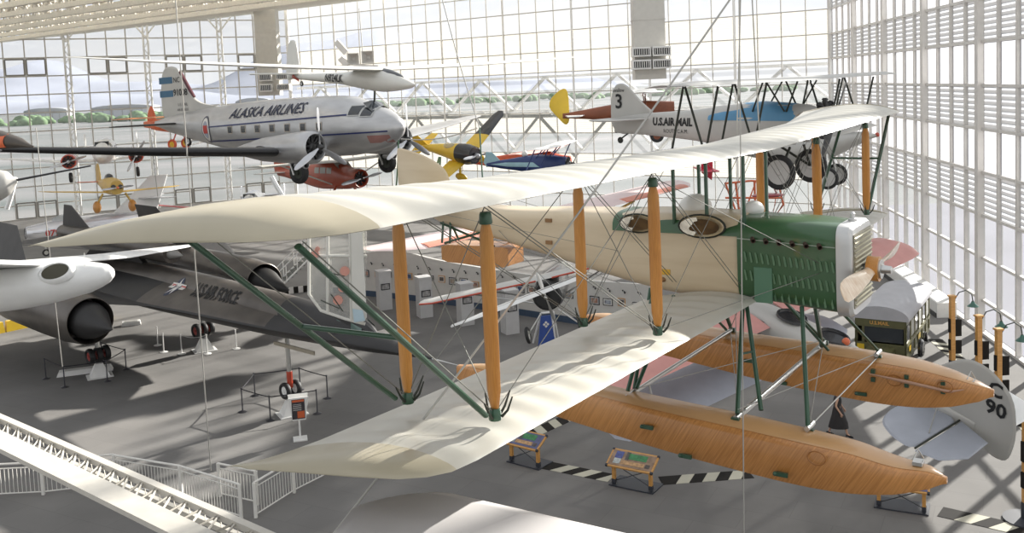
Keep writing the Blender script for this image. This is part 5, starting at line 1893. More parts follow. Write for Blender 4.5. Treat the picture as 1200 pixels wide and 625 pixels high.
# ---------------- big white and pink high-wing aircraft behind the cream fuselage
l_, r_ = pose(1.0, 24.0, 8.95, -.785, 0, .03)
t = thing('long_wing_monoplane', 'white high-wing monoplane with orange-red leading edge behind the cream fuselage', 'aeroplane', l_, r_)
B, f = body(t, [(.7, -.1, .2, .2, 2.5), (.2, -.1, .3, .25, 3), (-1.2, -.1, .3, .28, 3), (-3, -.05, .15, .2, 3), (-5, .0, .05, .1, 3)], M_WHT)
Wq = [(0, .8, -.9, .28, .22, .09), (4.9, .8, -.9, .33, .27, .08), (5.4, .45, -.85, .34, .29, .05), (5.7, .0, -.5, .35, .32, .02)]
ws_ = wings(t, Wq, M_PINKW, camber=.05, rib=.4, sag=.15)
for w_, sg in zip(ws_, (1, -1)):
    mb = MB()
    q = [(sg * y, a + .01, a - .62, c + .012, lerp(c, d, .4) + .012, th) for (y, a, b, c, d, th) in [(2.0 + .7 * k, *interp(Wq, 2.0 + .7 * k)) for k in range(5)]]
    wing_mesh(mb, q, 9, .06)
    mb.build('wing_stripe', mat('faded_orange_red', (.68, .26, .18), .4), w_, smooth=50)
for sg in (-1, 1):
    part_tube(t, [(.3, sg * .3, -.3), (.4, sg * 2.8, .2)], .035, M_YELW, 'wing_strut')
# ---------------- silver-winged plane with black cowling, nose to the camera, over the blue stand
l_, r_ = pose(*hp(641, 347, 33), -1.75, 0, .22)
t = thing('silver_wing_monoplane', 'silver-winged monoplane with red wing edges and a round black cowling behind the inner struts', 'aeroplane', l_, r_)
B, f = body(t, [(0, 0, .52, .52, 2), (-.6, 0, .55, .58, 2.2), (-2, 0, .48, .55, 2.4), (-4, .05, .3, .35, 2.4), (-5.8, .1, .06, .12, 2)], mat('black_cowl', (.02, .02, .02), .35, coat=.4))
mb = MB()
mb.lathe([(.0, .50), (.04, .46), (-.3, .42), (-.32, .02)], (0, 0, 0), (1, 0, 0), 24, cap=False)
c = mb.build('cowl_mouth', M_ENG, t)
radial(c, (-.1, 0, 0), .42, .2, M_ENG)
prop(t, (.25, 0, 0), .95, 2, M_STEEL, M_STEEL, ang=PI / 2 + .1)
Ws = [(0, -.2, -1.7, .55, .5, .08), (4.2, -.2, -1.7, .62, .56, .07), (4.8, -.5, -1.5, .64, .6, .02)]
for w_, sg in zip(wings(t, Ws, M_SILVERP, camber=.04), (1, -1)):
    mb = MB()
    mb.tube([(-.19, sg * .3, .56), (-.19, sg * 4.2, .62), (-.45, sg * 4.75, .64)], .035, 6)
    mb.build('red_edge', M_RED, w_)
for sg in (-1, 1):
    part_tube(t, [(.2, sg * .3, -.5), (.3, sg * .9, -1.1)], .035, M_STEEL, 'gear_leg')
    wheel(t, (.3, sg * .95, -1.15), .3, .12, M_BLACK, M_STEEL)
    for x in (-.5, -1.3):
        part_tube(t, [(x, sg * .45, -.3), (x, sg * 2.7, .55)], .03, M_STEEL, 'wing_strut')
# white boom wing in front of it
l_, r_ = pose(*hp(602, 357, 27), -.55, 0, 0)
t = thing('ultralight_wing', 'narrow white tapered wing panel slung below the silver wing', 'wing')
t.location = l_
t.rotation_euler = r_.to_euler()
a, b = V(hp(529, 383, 27)) - V(l_), V(hp(673, 327, 29)) - V(l_)
ri = r_.inverted()
a, b = ri @ a, ri @ b
mb = MB()
rings = []
for k in range(9):
    f = k / 8
    p = a.lerp(b, f)
    w_ = .05 + .16 * min(1, f * 3)
    rings.append([p + V((w_, -w_ * .3, 0)), p + V((w_ * .3, 0, .06)), p + V((-w_, w_ * .3, .0)), p + V((0, 0, -.03))])
mb.loft(rings)
mb.build('wing_panel', M_WHT, t, smooth=50)
part_tube(t, [a + V((0, 0, .02)), b + V((0, 0, .07))], .018, M_STEEL, 'spar_tube', 6)
# ---------------- translucent fabric fin hanging behind the near struts
c0 = V(hp(397, 325, 20))
t = thing('hanging_tip_rudder', 'clear plastic-covered white framed rudder hanging behind the near left struts', 'rudder', c0)
def q_(px, py, Y=20):
    return V(hp(px, py, Y)) - c0
out = [(362, 262), (362, 345), (376, 364), (405, 374), (428, 380), (430, 262)]
pp = [q_(*p) for p in out]
mb = MB()
vs = [p + V((0, -.012, 0)) for p in pp] + [p + V((0, .012, 0)) for p in pp]
n = len(pp)
mb.add(vs, [tuple(range(n))[::-1], tuple(range(n, 2 * n))] + [(i, (i + 1) % n, (i + 1) % n + n, i + n) for i in range(n)])
mb.build('clear_skin', mat('milky_film', (.60, .60, .56), .25, alpha=.30, coat=.4), t, smooth=0)
for pts_ in ([(362, 262), (362, 345), (376, 364), (405, 374), (428, 380)], [(384, 262), (384, 368)], [(362, 300), (430, 300)], [(410, 262), (412, 376)]):
    part_tube(t, [q_(*p) for p in pts_], .035, M_WHTF, 'frame_tube')
mb = MB()
mb.add([q_(411, 262, 19.9), q_(424, 262, 19.9), q_(430, 372, 19.9), q_(424, 380, 19.9), q_(413, 378, 19.9), q_(411, 262, 20.1), q_(424, 262, 20.1), q_(430, 372, 20.1), q_(424, 380, 20.1), q_(413, 378, 20.1)], [(0, 1, 2, 3, 4), (9, 8, 7, 6, 5), (0, 5, 6, 1), (1, 6, 7, 2), (2, 7, 8, 3), (3, 8, 9, 4), (4, 9, 5, 0)])
rd = mb.build('rudder_panel', M_WHTF, t, smooth=0)
mb = MB()
mb.add([q_(413, 362, 19.85), q_(425, 364, 19.85), q_(428, 376, 19.85), q_(415, 378, 19.85)], [(0, 1, 2, 3)])
mb.build('blue_tip', mat('pale_blue_patch', (.45, .58, .65), .4), rd, smooth=0)
random.seed(5)
for k, (px, py, r) in enumerate(((369, 298, 5), (404, 318, 6), (401, 338, 5), (396, 352, 6), (418, 330, 4), (372, 292, 3))):
    mb = MB()
    cc = q_(px, py, 19.93)
    mb.lathe([(0, r / 1120 * 20), (.006, r / 1120 * 20)], cc, (0, 1, 0), 9)
    mb.build('red_patch', mat('faded_decal_red', (.62, .30, .24), .5), t, smooth=0)
for (a, b) in (((378, 318), (404, 324)), ((376, 352), (398, 362)), ((388, 345), (402, 365))):
    part_tube(t, [q_(*a, 19.93), q_(*b, 19.93)], .012, M_DARKF, 'control_rod', 5)
# ---------------- partly hidden machine with wheels right of the mail biplane
l_, r_ = pose(*hp(962, 186, 33), -.55, -.02, 0)
t = thing('silver_amphibian', 'silver-bellied aeroplane with open engine and disc wheels behind the second right strut', 'aeroplane', l_, r_)
B, f = body(t, [(1.9, .75, .05, .05, 2), (1.4, .7, .3, .2, 2), (.4, .45, .45, .42, 2.2), (-1, .3, .5, .5, 2.2), (-3, .5, .2, .3, 2)], M_SILVERP)
mb = MB()
mb.sphere((1.88, 0, .78), .08, 8, 6)
mb.build('nose_lamp', M_RED, t)
radial(t, (-.4, 0, 1.05), .38, .4, M_ENG, ax=(0, 0, 1))
mb = MB()
for k in range(6):
    mb.lathe([(0, .09), (.3, .09), (.32, .05)], (.2 + k * .22, 0, .85 + .03 * k), (0, -.4, 1), 8)
mb.build('cylinder_bank', M_ENG, t)
for sg in (-1, 1):
    part_tube(t, [(.3, sg * .35, .2), (.35, sg * .6, -.6)], .04, M_STEEL, 'gear_leg')
    wheel(t, (.35, sg * .68, -.62), .38, .12, M_BLACK, M_DISC, hub_r=.72)
wings(t, [(.4, .2, -1.2, .55, .5, .08), (3.2, .1, -1.2, .6, .55, .05)], M_SILVERP, sides=(1,))
# red tube frame and red disc
c0 = V(hp(882, 235, 38))
t = thing('tubular_airframe', 'bright red bare tubular airframe behind the cream wing struts', 'airframe', c0)
def q3(px, py, Y=38):
    return V(hp(px, py, Y)) - c0
for Yo in (38, 39.2):
    for pts_ in ([(850, 215), (880, 212), (912, 214), (918, 240), (905, 258), (868, 262), (850, 215)], [(862, 214), (868, 262)], [(884, 212), (886, 262)], [(850, 232), (916, 232)], [(868, 262), (886, 212), (905, 258), (912, 214)]):
        part_tube(t, [q3(*p, Yo) for p in pts_], .045, M_ORG, 'frame_tube', 6)
for p in ((850, 215), (912, 214), (905, 258), (868, 262)):
    part_tube(t, [q3(*p, 38), q3(*p, 39.2)], .045, M_ORG, 'cross_tube', 6)
c0 = V(hp(900, 229, 36))
t = thing('red_skid', 'dark red oval tray hanging beneath the mail biplane wheels', 'tray', c0)
mb = MB()
mb.sphere((0, 0, 0), .6, 18, 8, (1.05, .6, .14))
mb.build('tray', mat('dark_red_tray', (.30, .03, .04), .35, coat=.3), t, smooth=60)
part_tube(t, [(-.25, 0, .05), (.05, 0, .6)], .05, M_STEEL, 'strut', 6)
part_tube(t, [(.35, 0, .05), (.1, 0, .6)], .05, M_STEEL, 'strut', 6)
# red fin of a plane beyond
c0 = V(hp(826, 196, 42))
t = thing('red_tail', 'crimson angular tail surface seen between the green cabane struts', 'tail', c0)
mb = MB()
fin_mesh(mb, [(-.2, .55), (.35, .5), (.35, -.15), (.3, -.6), (-.15, -.25)], .1)
mb.build('fin', mat('crimson_fin', (.50, .02, .05), .35), t, smooth=30)
mb = MB()
flat_mesh(mb, [(-.3, -1.2), (.4, -1.2), (.4, 1.2), (-.3, 1.2)], .06, -.1)
mb.build('tailplane', mat('crimson_fin', (.50, .02, .05)), t, smooth=30)
# ---------------- white wing along the bottom edge
c0 = V(hp(482, 616, 6.5))
t = thing('parked_white_wing', 'rounded white wing tip rising into view at the bottom edge', 'wing', c0, (0, 0, -.45))
mb = MB()
rings = []
for k in range(25):
    f = k / 24
    x = -.42 + 2.6 * f
    half = .62 * min(1, (1 - (1 - min(1, (x + .42) / .45)) ** 2.2) + .02)
    zz = -.07 * f * 2
    rings.append([(x, -1.25 + 1.0 * 0 - half * 1.3 + .75, zz - .16), (x, -.35 - half * .7 + .05, zz + .03), (x, -.1, zz + .1), (x, half * .62, zz + .085), (x, half * .92, zz + .02), (x, half * .95, zz - .03), (x, 0, zz - .08), (x, -1.0, zz - .2)])
mb.loft(rings)
mb.build('wing_panel', mat('matte_white_fabric', (.46, .44, .43), .55, var=.03), t, smooth=60)
# ================================================================== floor furniture
def gp(px, py, z=0.0):
    return ground(px, py, z)
M_ORW = wood('orange_varnished_timber', (.50, .24, .06), (.66, .35, .10), 6, (1, 1, 6), .4, .2)
M_BASE = mat('dark_slate_base', (.03, .034, .045), .5)
M_CREAMT = mat('cream_tape', (.50, .48, .39), .8, var=.05, spec=.1)
M_BLKT = mat('black_tape', (.022, .02, .018), .8, var=.1, spec=.1)
# hazard tape strips on the floor
def tape(a, b, w, lab, n=None):
    a, b = V(gp(*a)), V(gp(*b))
    d = (b - a)
    L = d.length
    d.normalize()
    nn = V((-d.y, d.x, 0)) * (w / 2)
    n = n or max(2, int(round(L / .42)))
    mb = MB()
    sh = .35
    for k in range(n):
        p0, p1 = a + d * (L * k / n), a + d * (L * (k + 1) / n)
        mb.cur = k % 2
        lo0, lo1 = p0 - nn, p1 - nn
        hi0 = p0 + nn + d * (sh if k > 0 else 0)
        hi1 = p1 + nn + d * (sh if k < n - 1 else 0)
        vs = [lo0, lo1, hi1, hi0]
        mb.add([(v_.x, v_.y, .001) for v_ in vs] + [(v_.x, v_.y, .012) for v_ in vs], [(3, 2, 1, 0), (4, 5, 6, 7), (0, 1, 5, 4), (1, 2, 6, 5), (2, 3, 7, 6), (3, 0, 4, 7)])
    o = mb.build('hazard_tape', [M_BLKT, M_CREAMT], smooth=0)
    tag(o, lab, 'floor tape', 'black and cream hazard tape on the floor')
tape((597, 521), (668, 489), .62, 'black and cream floor tape running under the near float tail behind the left information stand')
tape((637, 545), (717, 561), .62, 'black and cream floor tape between the two wooden information stands')
tape((774, 564), (880, 556), .62, 'black and cream floor tape running right from the central information stand')
tape((1102, 600), (1225, 628), .68, 'black and cream floor tape in the lower right corner')
tape((1182, 476), (1215, 512), .62, 'black and cream floor tape beyond the grey rudder at right')
tape((1096, 398), (1140, 436), .62, 'black and cream floor tape beside the mail truck')
# information stands
def info_stand(base_l, base_r, lab, face):
    a, b = V(gp(*base_l)), V(gp(*base_r))
    c = (a + b) / 2
    d = b - a
    t = thing('information_stand', lab, 'information stand', c, math.atan2(d.y, d.x), 'wooden information stands')
    h = d.length / 2
    for sx in (-1, 1):
        mb = MB()
        mb.box((sx * h, 0, .42), (.10, .10, .72))
        l_ = mb.build('leg', M_ORW, t, smooth=0)
        mb = MB()
        mb.box((sx * h, 0, .13), (.12, .12, .14))
        mb.build('leg_shoe', M_BASE, l_, smooth=0)
    for (p, q) in (((-h, .12), (h, .66)), ((h, .12), (-h, .66))):
        part_tube(t, [(p[0], .03, p[1]), (q[0], .03, q[1])], .014, M_BASE, 'cross_rod', 6)
    mb = MB()
    mb.box((0, .25, .02), (2 * h + .25, .8, .04))
    mb.build('base_plate', M_BASE, t, smooth=0)
    R = Matrix.Rotation(math.radians(28), 3, 'X')
    mb = MB()
    mb.box((0, .05, .84), (2 * h + .32, .70, .05), rot=R)
    top = mb.build('panel_frame', M_ORW, t, smooth=0)
    mb = MB()
    mb.box(V((0, .05, .84)) + R @ V((0, 0, .03)), (2 * h + .20, .58, .012), rot=R)
    mb.build('graphic_panel', face, top, smooth=0)
    W2 = 2 * h
    for (x, y, w_, d_, col, nm) in ((-.15 * W2, .12, .10 * W2, .3, (.10, .09, .08), 'g1'), (.12 * W2, .12, .5 * W2, .22, (.05, .22, .08), 'g2'), (-.38 * W2, .12, .2 * W2, .26, (.08, .10, .28), 'g3'), (.05 * W2, -.14, .62 * W2, .14, (.50, .30, .14), 'g4'), (-.38 * W2, -.12, .18 * W2, .2, (.45, .48, .46), 'g5'), (.45 * W2, -.14, .12 * W2, .14, (.10, .08, .07), 'g6')):
        mb = MB()
        mb.box(V((0, .05, .84)) + R @ V((x, y, .04)), (w_, d_, .008), rot=R)
        mb.build('graphic_block', mat('graphic_' + nm, col, .4, var=.3, scale=12), top, smooth=0)
    for sx in (-1, 1):
        for sy in (-1, 1):
            mb = MB()
            mb.box(V((0, .05, .84)) + R @ V((sx * (h + .13), sy * .32, 0)), (.07, .07, .075), rot=R)
            mb.build('corner_cap', M_BASE, top, smooth=0)
    return t
info_stand((720, 568), (763, 577), 'wooden information stand with a green graphic, in front of the near float', mat('panel_tan', (.30, .20, .13), .4, var=.3, scale=5))
info_stand((600, 541), (631, 549), 'wooden information stand with a blue slanted panel partly behind the wing edge', mat('panel_blue', (.10, .11, .22), .3, var=.3, scale=5))
info_stand((1030, 594), (1083, 602), 'wooden information stand under the nose of the near float', mat('panel_blue', (.10, .11, .22)))
# stanchions
M_BELT = mat('black_belt', (.015, .015, .02), .6)
M_POSTD = mat('dark_post', (.10, .10, .11), .35, .6)
def stanchion(p, m, lab, grp, h=.98, base=.17):
    t = thing('stanchion', lab, 'barrier post', p, 0, grp)
    mb = MB()
    mb.lathe([(0, base), (.02, base), (.05, base * .5), (.07, .03)], (0, 0, 0), (0, 0, 1), 18)
    mb.build('base', m, t)
    mb = MB()
    mb.lathe([(.05, .028), (h - .06, .028), (h - .05, .036), (h, .036)], (0, 0, 0), (0, 0, 1), 12)
    mb.build('post', m, t)
    return t
def belt(pts, m, lab, h=.93, sag=0.02, r=.022):
    P = [V(p) for p in pts]
    out = []
    for a, b in zip(P, P[1:]):
        for k in range(5):
            f = k / 4
            q = a.lerp(b, f)
            out.append((q.x, q.y, h - sag * math.sin(PI * f)))
    mb = MB()
    mb.tube(out, r, 6, up=(0, 1, 0))
    o = mb.build('barrier_belt', m)
    return tag(o, lab, 'barrier belt')
ring = {'a': (284.5, 483), 'b': (299, 464), 'c': (352, 457), 'd': (384, 467), 'e': (372, 485), 'f': (317, 493)}
desc = {'a': 'at the left end of the nose gear ring', 'b': 'at the back left of the nose gear ring', 'c': 'at the back centre of the nose gear ring', 'd': 'at the right end of the nose gear ring', 'e': 'at the front right of the nose gear ring', 'f': 'at the front left of the nose gear ring'}
for k, p in ring.items():
    stanchion(gp(*p), M_POSTD, 'dark belt stanchion ' + desc[k], 'stanchions around the nose gear')
belt([gp(*ring[k]) for k in 'fabcd'], M_BELT, 'black barrier belt round the back of the nose gear')
belt([gp(*ring[k]) for k in 'fe'], M_BELT, 'black barrier belt in front of the nose gear')
r2 = {'a': (54, 444), 'b': (76, 454), 'c': (126, 447), 'd': (148, 433), 'e': (120, 424)}
desc = {'a': 'left of the near main gear', 'b': 'at the front left of the near main gear', 'c': 'at the front right of the near main gear', 'd': 'right of the near main gear', 'e': 'behind the near main gear'}
for k, p in r2.items():
    stanchion(gp(*p), M_POSTD, 'dark belt stanchion ' + desc[k], 'stanchions around the near main gear')
belt([gp(*r2[k]) for k in 'abcde'], M_BELT, 'black barrier belt round the near main gear')
for k, p in enumerate([(185, 405), (192, 413), (213, 415), (243, 415), (277, 409)]):
    stanchion(gp(*p), M_WHITE, ['white stanchion furthest left and back under the black jet', 'white stanchion second from left under the black jet', 'white stanchion left of the white gear stand under the black jet', 'white stanchion right of the white gear stand under the black jet', 'white stanchion standing alone furthest right under the black jet'][k], 'white stanchions under the black jet', base=.2)
belt([gp(213, 415), gp(243, 415)], M_WHITE, 'white cord between two stanchions under the black jet', sag=.12, r=.012)
def gear_stand(p, lab, h=.48):
    t = thing('gear_stand', lab, 'stand', p, .3)
    mb = MB()
    rings = []
    for z, w_, d_ in ((0, .62, .5), (.05, .62, .5), (.05, .48, .38), (1.0, .22, .16)):
        rings.append([(-w_, -d_, z), (w_, -d_, z), (w_, d_, z), (-w_, d_, z)])
    mb.loft(rings)
    mb.build('stand_body', M_WHITE, t, smooth=0)
# jacks under each gear leg of the black jet
JR = Matrix.Rotation(-.768, 3, 'Z')
def jp(x, y):
    q = JR @ V((x, y, 0)) + V((-2.845, 30.639, 0))
    return (q.x, q.y, 0)
def jack(p, lab, h):
    t = thing('gear_jack', lab, 'gear jack', p, .5, 'white pyramid jacks under the black jet')
    mb = MB()
    mb.loft([[(-w_, -d_, z), (w_, -d_, z), (w_, d_, z), (-w_, d_, z)] for z, w_, d_ in ((0, .55, .45), (.04, .55, .45), (.04, .42, .34), (h, .16, .12))])
    mb.build('pyramid', M_WHITE, t, smooth=0)
    mb = MB()
    mb.box((0, 0, h * .55), (.42, .06, .04))
    mb.build('cross_plate', M_WHITE, t, smooth=0)
jack(jp(-8.6, 0), 'white pyramid jack under the nose gear of the black jet', .62)
jack(jp(-20.3, -2.6), 'white pyramid jack under the near main gear of the black jet', .62)
jack(jp(-20.3, 2.6), 'white pyramid jack under the far main gear of the black jet', .62)
# small plinths
for (px, py, w_, lab) in ((154, 381, 1.0, 'low white floor plinth beyond the near engine'), (100, 437, 2.4, 'long low white plinth beneath the near engine')):
    p = gp(px, py)
    t = thing('floor_plinth', lab, 'plinth', p, .35)
    mb = MB()
    mb.box((0, 0, .11), (w_, .5, .22), taper=.92)
    mb.build('plinth_block', M_WHITE, t, smooth=0)
    mb = MB()
    mb.box((0, -.02, .235), (w_ * .7, .3, .02))
    mb.build('plinth_top', M_SILVERP, t, smooth=0)
# yellow kerb barriers far left
for (a, b, lab) in (((-30, 397), (40, 382), 'yellow low barrier block at the left edge beyond the black jet'), ((112, 378), (131, 373), 'short yellow barrier block beyond the near engine spike')):
    pa, pb = V(gp(*a)), V(gp(*b))
    d = pb - pa
    t = thing('yellow_barrier', lab, 'barrier', (pa + pb) / 2, math.atan2(d.y, d.x))
    n = max(1, int(d.length / 1.4))
    for k in range(n):
        mb = MB()
        L = d.length / n
        mb.box((-d.length / 2 + L * (k + .5), 0, .3), (L * .96, .3, .6), taper=.9)
        mb.build('barrier_block', M_YEL, t, smooth=0)
# sign kiosk
p = gp(352, 515)
t = thing('sign_kiosk', 'two-sided sign board with a black and orange poster standing behind the lower wing tip', 'sign', p, .25)
mb = MB()
mb.box((0, 0, .45), (.07, .07, .9))
mb.box((0, 0, .02), (.5, .5, .04))
mb.build('post', M_WHITE, t, smooth=0)
for sg in (-1, 1):
    R = Matrix.Rotation(sg * .12, 3, 'X')
    mb = MB()
    rings = []
    for z, w_ in ((.75, .24), (1.62, .36)):
        rings.append([(-w_, sg * .14 * z / 1.0 - .02, z), (w_, sg * .14 * z - .02, z), (w_, sg * .14 * z + .02, z), (-w_, sg * .14 * z + .02, z)])
    mb.loft(rings)
    mb.build('board', M_WHITE, t, smooth=0)
def board_rect(x0, x1, z0, z1, m_, nm, off=.03):
    mb = MB()
    mb.add([(x0, -.14 * z0 - off, z0), (x1, -.14 * z0 - off, z0), (x1, -.14 * z1 - off, z1), (x0, -.14 * z1 - off, z1)], [(0, 1, 2, 3)])
    mb.build(nm, m_, t, smooth=0)
board_rect(-.24, .22, .80, 1.56, mat('poster_black', (.05, .045, .05), .4, var=.4, scale=6), 'poster')
board_rect(-.22, .2, 1.46, 1.54, M_ORG, 'poster_heading', .034)
board_rect(-.05, .2, .84, 1.1, M_ORG, 'poster_picture', .034)
for k in range(5):
    board_rect(-.2, .1, 1.36 - k * .055, 1.375 - k * .055, M_LWHITE, 'poster_text_line', .034)
# exhibit wall with framed photographs
P0, P1 = V(gp(392, 343)), V(gp(775, 392))
d = P1 - P0
ew = thing('exhibit_wall', 'long pale exhibit wall hung with small photographs behind the near struts', 'display wall', P0, math.atan2(d.y, d.x))
L = d.length
mb = MB()
n = 40
H = lambda f: 2.45 + .35 * math.exp(-((f - .22) / .10) ** 2) + .15 * math.sin(f * 7)
rings = []
for k in range(n + 1):
    f = k / n
    x = L * f
    y = .5 * math.sin(f * PI * 1.3)
    rings.append([(x, y - .09, .0), (x, y + .09, .0), (x, y + .09, H(f)), (x, y - .09, H(f))])
mb.loft(rings)
mb.build('wall_panel', mat('exhibit_grey', (.62, .60, .56), .6, var=.03), ew, smooth=30)
mb = MB()
rings = []
for k in range(n + 1):
    f = k / n
    x = L * f
    y = .5 * math.sin(f * PI * 1.3)
    rings.append([(x, y - .11, .0), (x, y - .10, .0), (x, y - .10, .35), (x, y - .11, .35)])
mb.loft(rings)
mb.build('skirting', mat('blue_grey_skirting', (.05, .08, .13), .6), ew, smooth=30)
random.seed(3)
pic = [(.36, .30, .24), (.08, .12, .22), (.40, .22, .16), (.30, .32, .36), (.10, .08, .07)]
for k in range(26):
    f = .05 + k * .036
    x = L * f
    y = .5 * math.sin(f * PI * 1.3) - .10
    w_, h_ = random.uniform(.34, .62), random.uniform(.30, .44)
    z = 1.45 + random.uniform(-.06, .06)
    fr = thing('framed_photograph', None, None)
    bpy.data.objects.remove(fr)
    mb = MB()
    mb.box((x, y - .015, z), (w_, .03, h_))
    fr = mb.build('picture_frame', M_BLK if k % 3 else M_ORW, None, smooth=0, loc=ew.location, rot=ew.rotation_euler)
    tag(fr, 'small framed photograph hanging on the long exhibit wall', 'picture', 'photographs on the exhibit wall')
    mb = MB()
    mb.box((x, y - .033, z), (w_ * .84, .008, h_ * .82))
    mt_ = mb.build('mount', M_LWHITE if k % 2 else mat('mount_grey', (.4, .4, .4), .6), fr, smooth=0)
    mb = MB()
    mb.box((x, y - .039, z), (w_ * .62, .006, h_ * .56))
    mb.build('photograph', mat('photo_%d' % (k % 5), pic[k % 5], .4, var=.6, scale=6), mt_, smooth=0)
for k in range(24):
    f = .06 + k * .039
    x = L * f
    y = .5 * math.sin(f * PI * 1.3) - .10
    mb = MB()
    mb.lathe([(0, .03), (.12, .045), (.13, .02)], (x + .1, y - .05, 2.05 + .02 * (k % 3)), (.6, -.6, -.5), 10)
    mb.box((x, y - .01, 2.1), (.06, .06, .06))
    o = mb.build('spotlight', M_BLK, None, loc=ew.location, rot=ew.rotation_euler)
    tag(o, 'small black spotlight fixed above the photographs on the exhibit wall', 'spotlight', 'spotlights on the exhibit wall')
for (px, py, lab) in ((451, 362, 'tall grey display pedestal furthest left before the exhibit wall'), (498, 371, 'tall grey display pedestal second from left, behind the silver wing tip'), (546, 380, 'tall grey display pedestal behind the second orange strut'), (598, 390, 'tall grey display pedestal just left of the blue stand')):
    p = gp(px, py)
    t = thing('display_pedestal', lab, 'pedestal', p, .42, 'grey display pedestals')
    mb = MB()
    mb.loft([[(-w_, -w_, z), (w_, -w_, z), (w_, w_, z), (-w_, w_, z)] for z, w_ in ((0, .36), (2.15, .36), (2.15, .39), (2.25, .39))])
    mb.build('column', mat('pedestal_grey', (.52, .51, .50), .6, var=.03), t, smooth=0)
    for (ax_, xx) in ((1, 0), (0, 0)):
        c = (0, -.375, 1.35) if ax_ else (.375, 0, 1.35)
        s_ = (.52, .03, .36) if ax_ else (.03, .36, .36)
        mb = MB()
        mb.box(c, s_)
        f_ = mb.build('picture_frame', M_BLK, t, smooth=0)
        mb = MB()
        c2 = (c[0], c[1] - .018, c[2]) if ax_ else (c[0] + .018, c[1], c[2])
        s2 = (.44, .008, .28) if ax_ else (.008, .28, .28)
        mb.box(c2, s2)
        mb.build('photograph', mat('photo_grey', (.30, .29, .28), .4, var=.5, scale=7), f_, smooth=0)
# blue stand with emblem below the black cowling
p = gp(640, 404)
t = thing('blue_stand', 'blue A-frame stand with a white emblem below the round black cowling', 'stand', p, .25)
mb = MB()
mb.loft([[(-w_, -.5 + z * .1, z), (w_ * .6, -.5 + z * .1, z), (w_ * .6, -.44 + z * .1, z), (-w_, -.44 + z * .1, z)] for z, w_ in ((0, .55), (1.5, .30))])
mb.build('blue_panel', mat('royal_blue_panel', (.02, .06, .26), .4), t, smooth=0)
for k, (dx, dz_) in enumerate(((0, 0), (.09, .09), (-.09, .09), (0, .18))):
    mb = MB()
    mb.box((-.08 + dx, -.42 - .06 + (1.0 + dz_) * .1 - .03, 1.0 + dz_), (.10, .01, .10), rot=Matrix.Rotation(PI / 4, 3, 'Y'))
    mb.build('emblem', M_LWHITE, t, smooth=0)
for a, b in (((.35, -.4, 0), (.28, -.2, 1.55)), ((.75, .4, 0), (.42, .0, 1.55)), ((.28, -.2, 1.55), (.42, 0, 1.55)), ((-.5, .5, 0), (-.2, 0, 1.55)), ((-.2, 0, 1.55), (.42, 0, 1.55))):
    part_tube(t, [a, b], .055, M_WHITE, 'frame_leg', 6)
# boarding steps with hazard-striped base
p = gp(322, 343)
t = thing('boarding_steps', 'white tubular boarding steps with a black and white striped base beyond the far engine', 'steps', p, .35)
for k in range(8):
    mb = MB()
    mb.box((.2 + k * .26, 0, .35 + k * .22), (.26, 1.5, .05))
    mb.build('step', M_DARKF, t, smooth=0)
for y in (-.75, .75):
    part_tube(t, [(0, y, .2), (2.2, y, 2.1)], .06, M_WHITE, 'stringer', 6)
    part_tube(t, [(0, y, 1.2), (2.2, y, 3.1)], .035, M_WHITE, 'handrail', 6)
    for k in range(4):
        part_tube(t, [(k * .7, y, .25 + k * .6), (k * .7, y, 1.2 + k * .6)], .03, M_WHITE, 'rail_post', 6)
mb = MB()
for k in range(10):
    mb.cur = k % 2
    mb.box((-.6 + k * .3, -1.0, .22), (.3, .06, .4))
mb.build('striped_skirt', [M_BLKT, M_LWHITE], t, smooth=0)
# ---------------- mail truck
FY = -2.14
p = V((14.75, 38.3, 0))
tr = thing('mail_truck', 'olive-green antique mail truck with a grey arched roof below the propeller', 'truck', p, FY)
M_OLIVE = mat('olive_green_paint', (.10, .098, .042), .4, var=.1, coat=.2)
M_OLIVEL = mat('olive_light', (.20, .19, .10), .45, var=.1)
M_GREYR = mat('grey_canvas_roof', (.40, .40, .42), .6, var=.05, scale=2)
L_, Wt = 5.4, 1.0
mb = MB()
mb.prism([(-L_, .75), (0, .75), (0, 2.35), (-L_, 2.35)], -Wt, -Wt + .06, axis=1)
mb.prism([(-L_, .75), (0, .75), (0, 2.35), (-L_, 2.35)], Wt - .06, Wt, axis=1)
mb.prism([(-Wt, .75), (Wt, .75), (Wt, 2.35), (-Wt, 2.35)], -L_, -L_ + .06, axis=0)
mb.box((-L_ / 2, 0, .72), (L_, 2 * Wt, .10))
mb.build('body', M_OLIVE, tr, smooth=0)
mb = MB()
mb.prism([(-Wt, .75), (Wt, .75), (Wt, 1.35), (-Wt, 1.35)], -.06, .0, axis=0)
mb.prism([(-Wt, 2.02), (Wt, 2.02), (Wt, 2.45), (-Wt, 2.45)], -.06, .0, axis=0)
for y in (-.96, .0, .96):
    mb.box((-.03, y if y else -.68, 1.7), (.06, .1, .75))
mb.build('front_panel', M_OLIVE, tr, smooth=0)
mb = MB()
mb.box((-.04, .12, 1.72), (.02, 1.5, .62))
mb.build('windscreen', M_GLASSD, tr, smooth=0)
mb = MB()
rings = []
for x in (-L_ - .12, -L_ * .66, -L_ * .33, .03):
    r = []
    for k in range(15):
        a = PI * k / 14
        r.append((x, math.cos(a) * (Wt + .1), 2.42 + math.sin(a) * .48))
    r.append((x, -Wt - .1, 2.34))
    r.append((x, Wt + .1, 2.34))
    rings.append(r)
mb.loft(rings)
mb.build('roof', M_GREYR, tr, smooth=30)
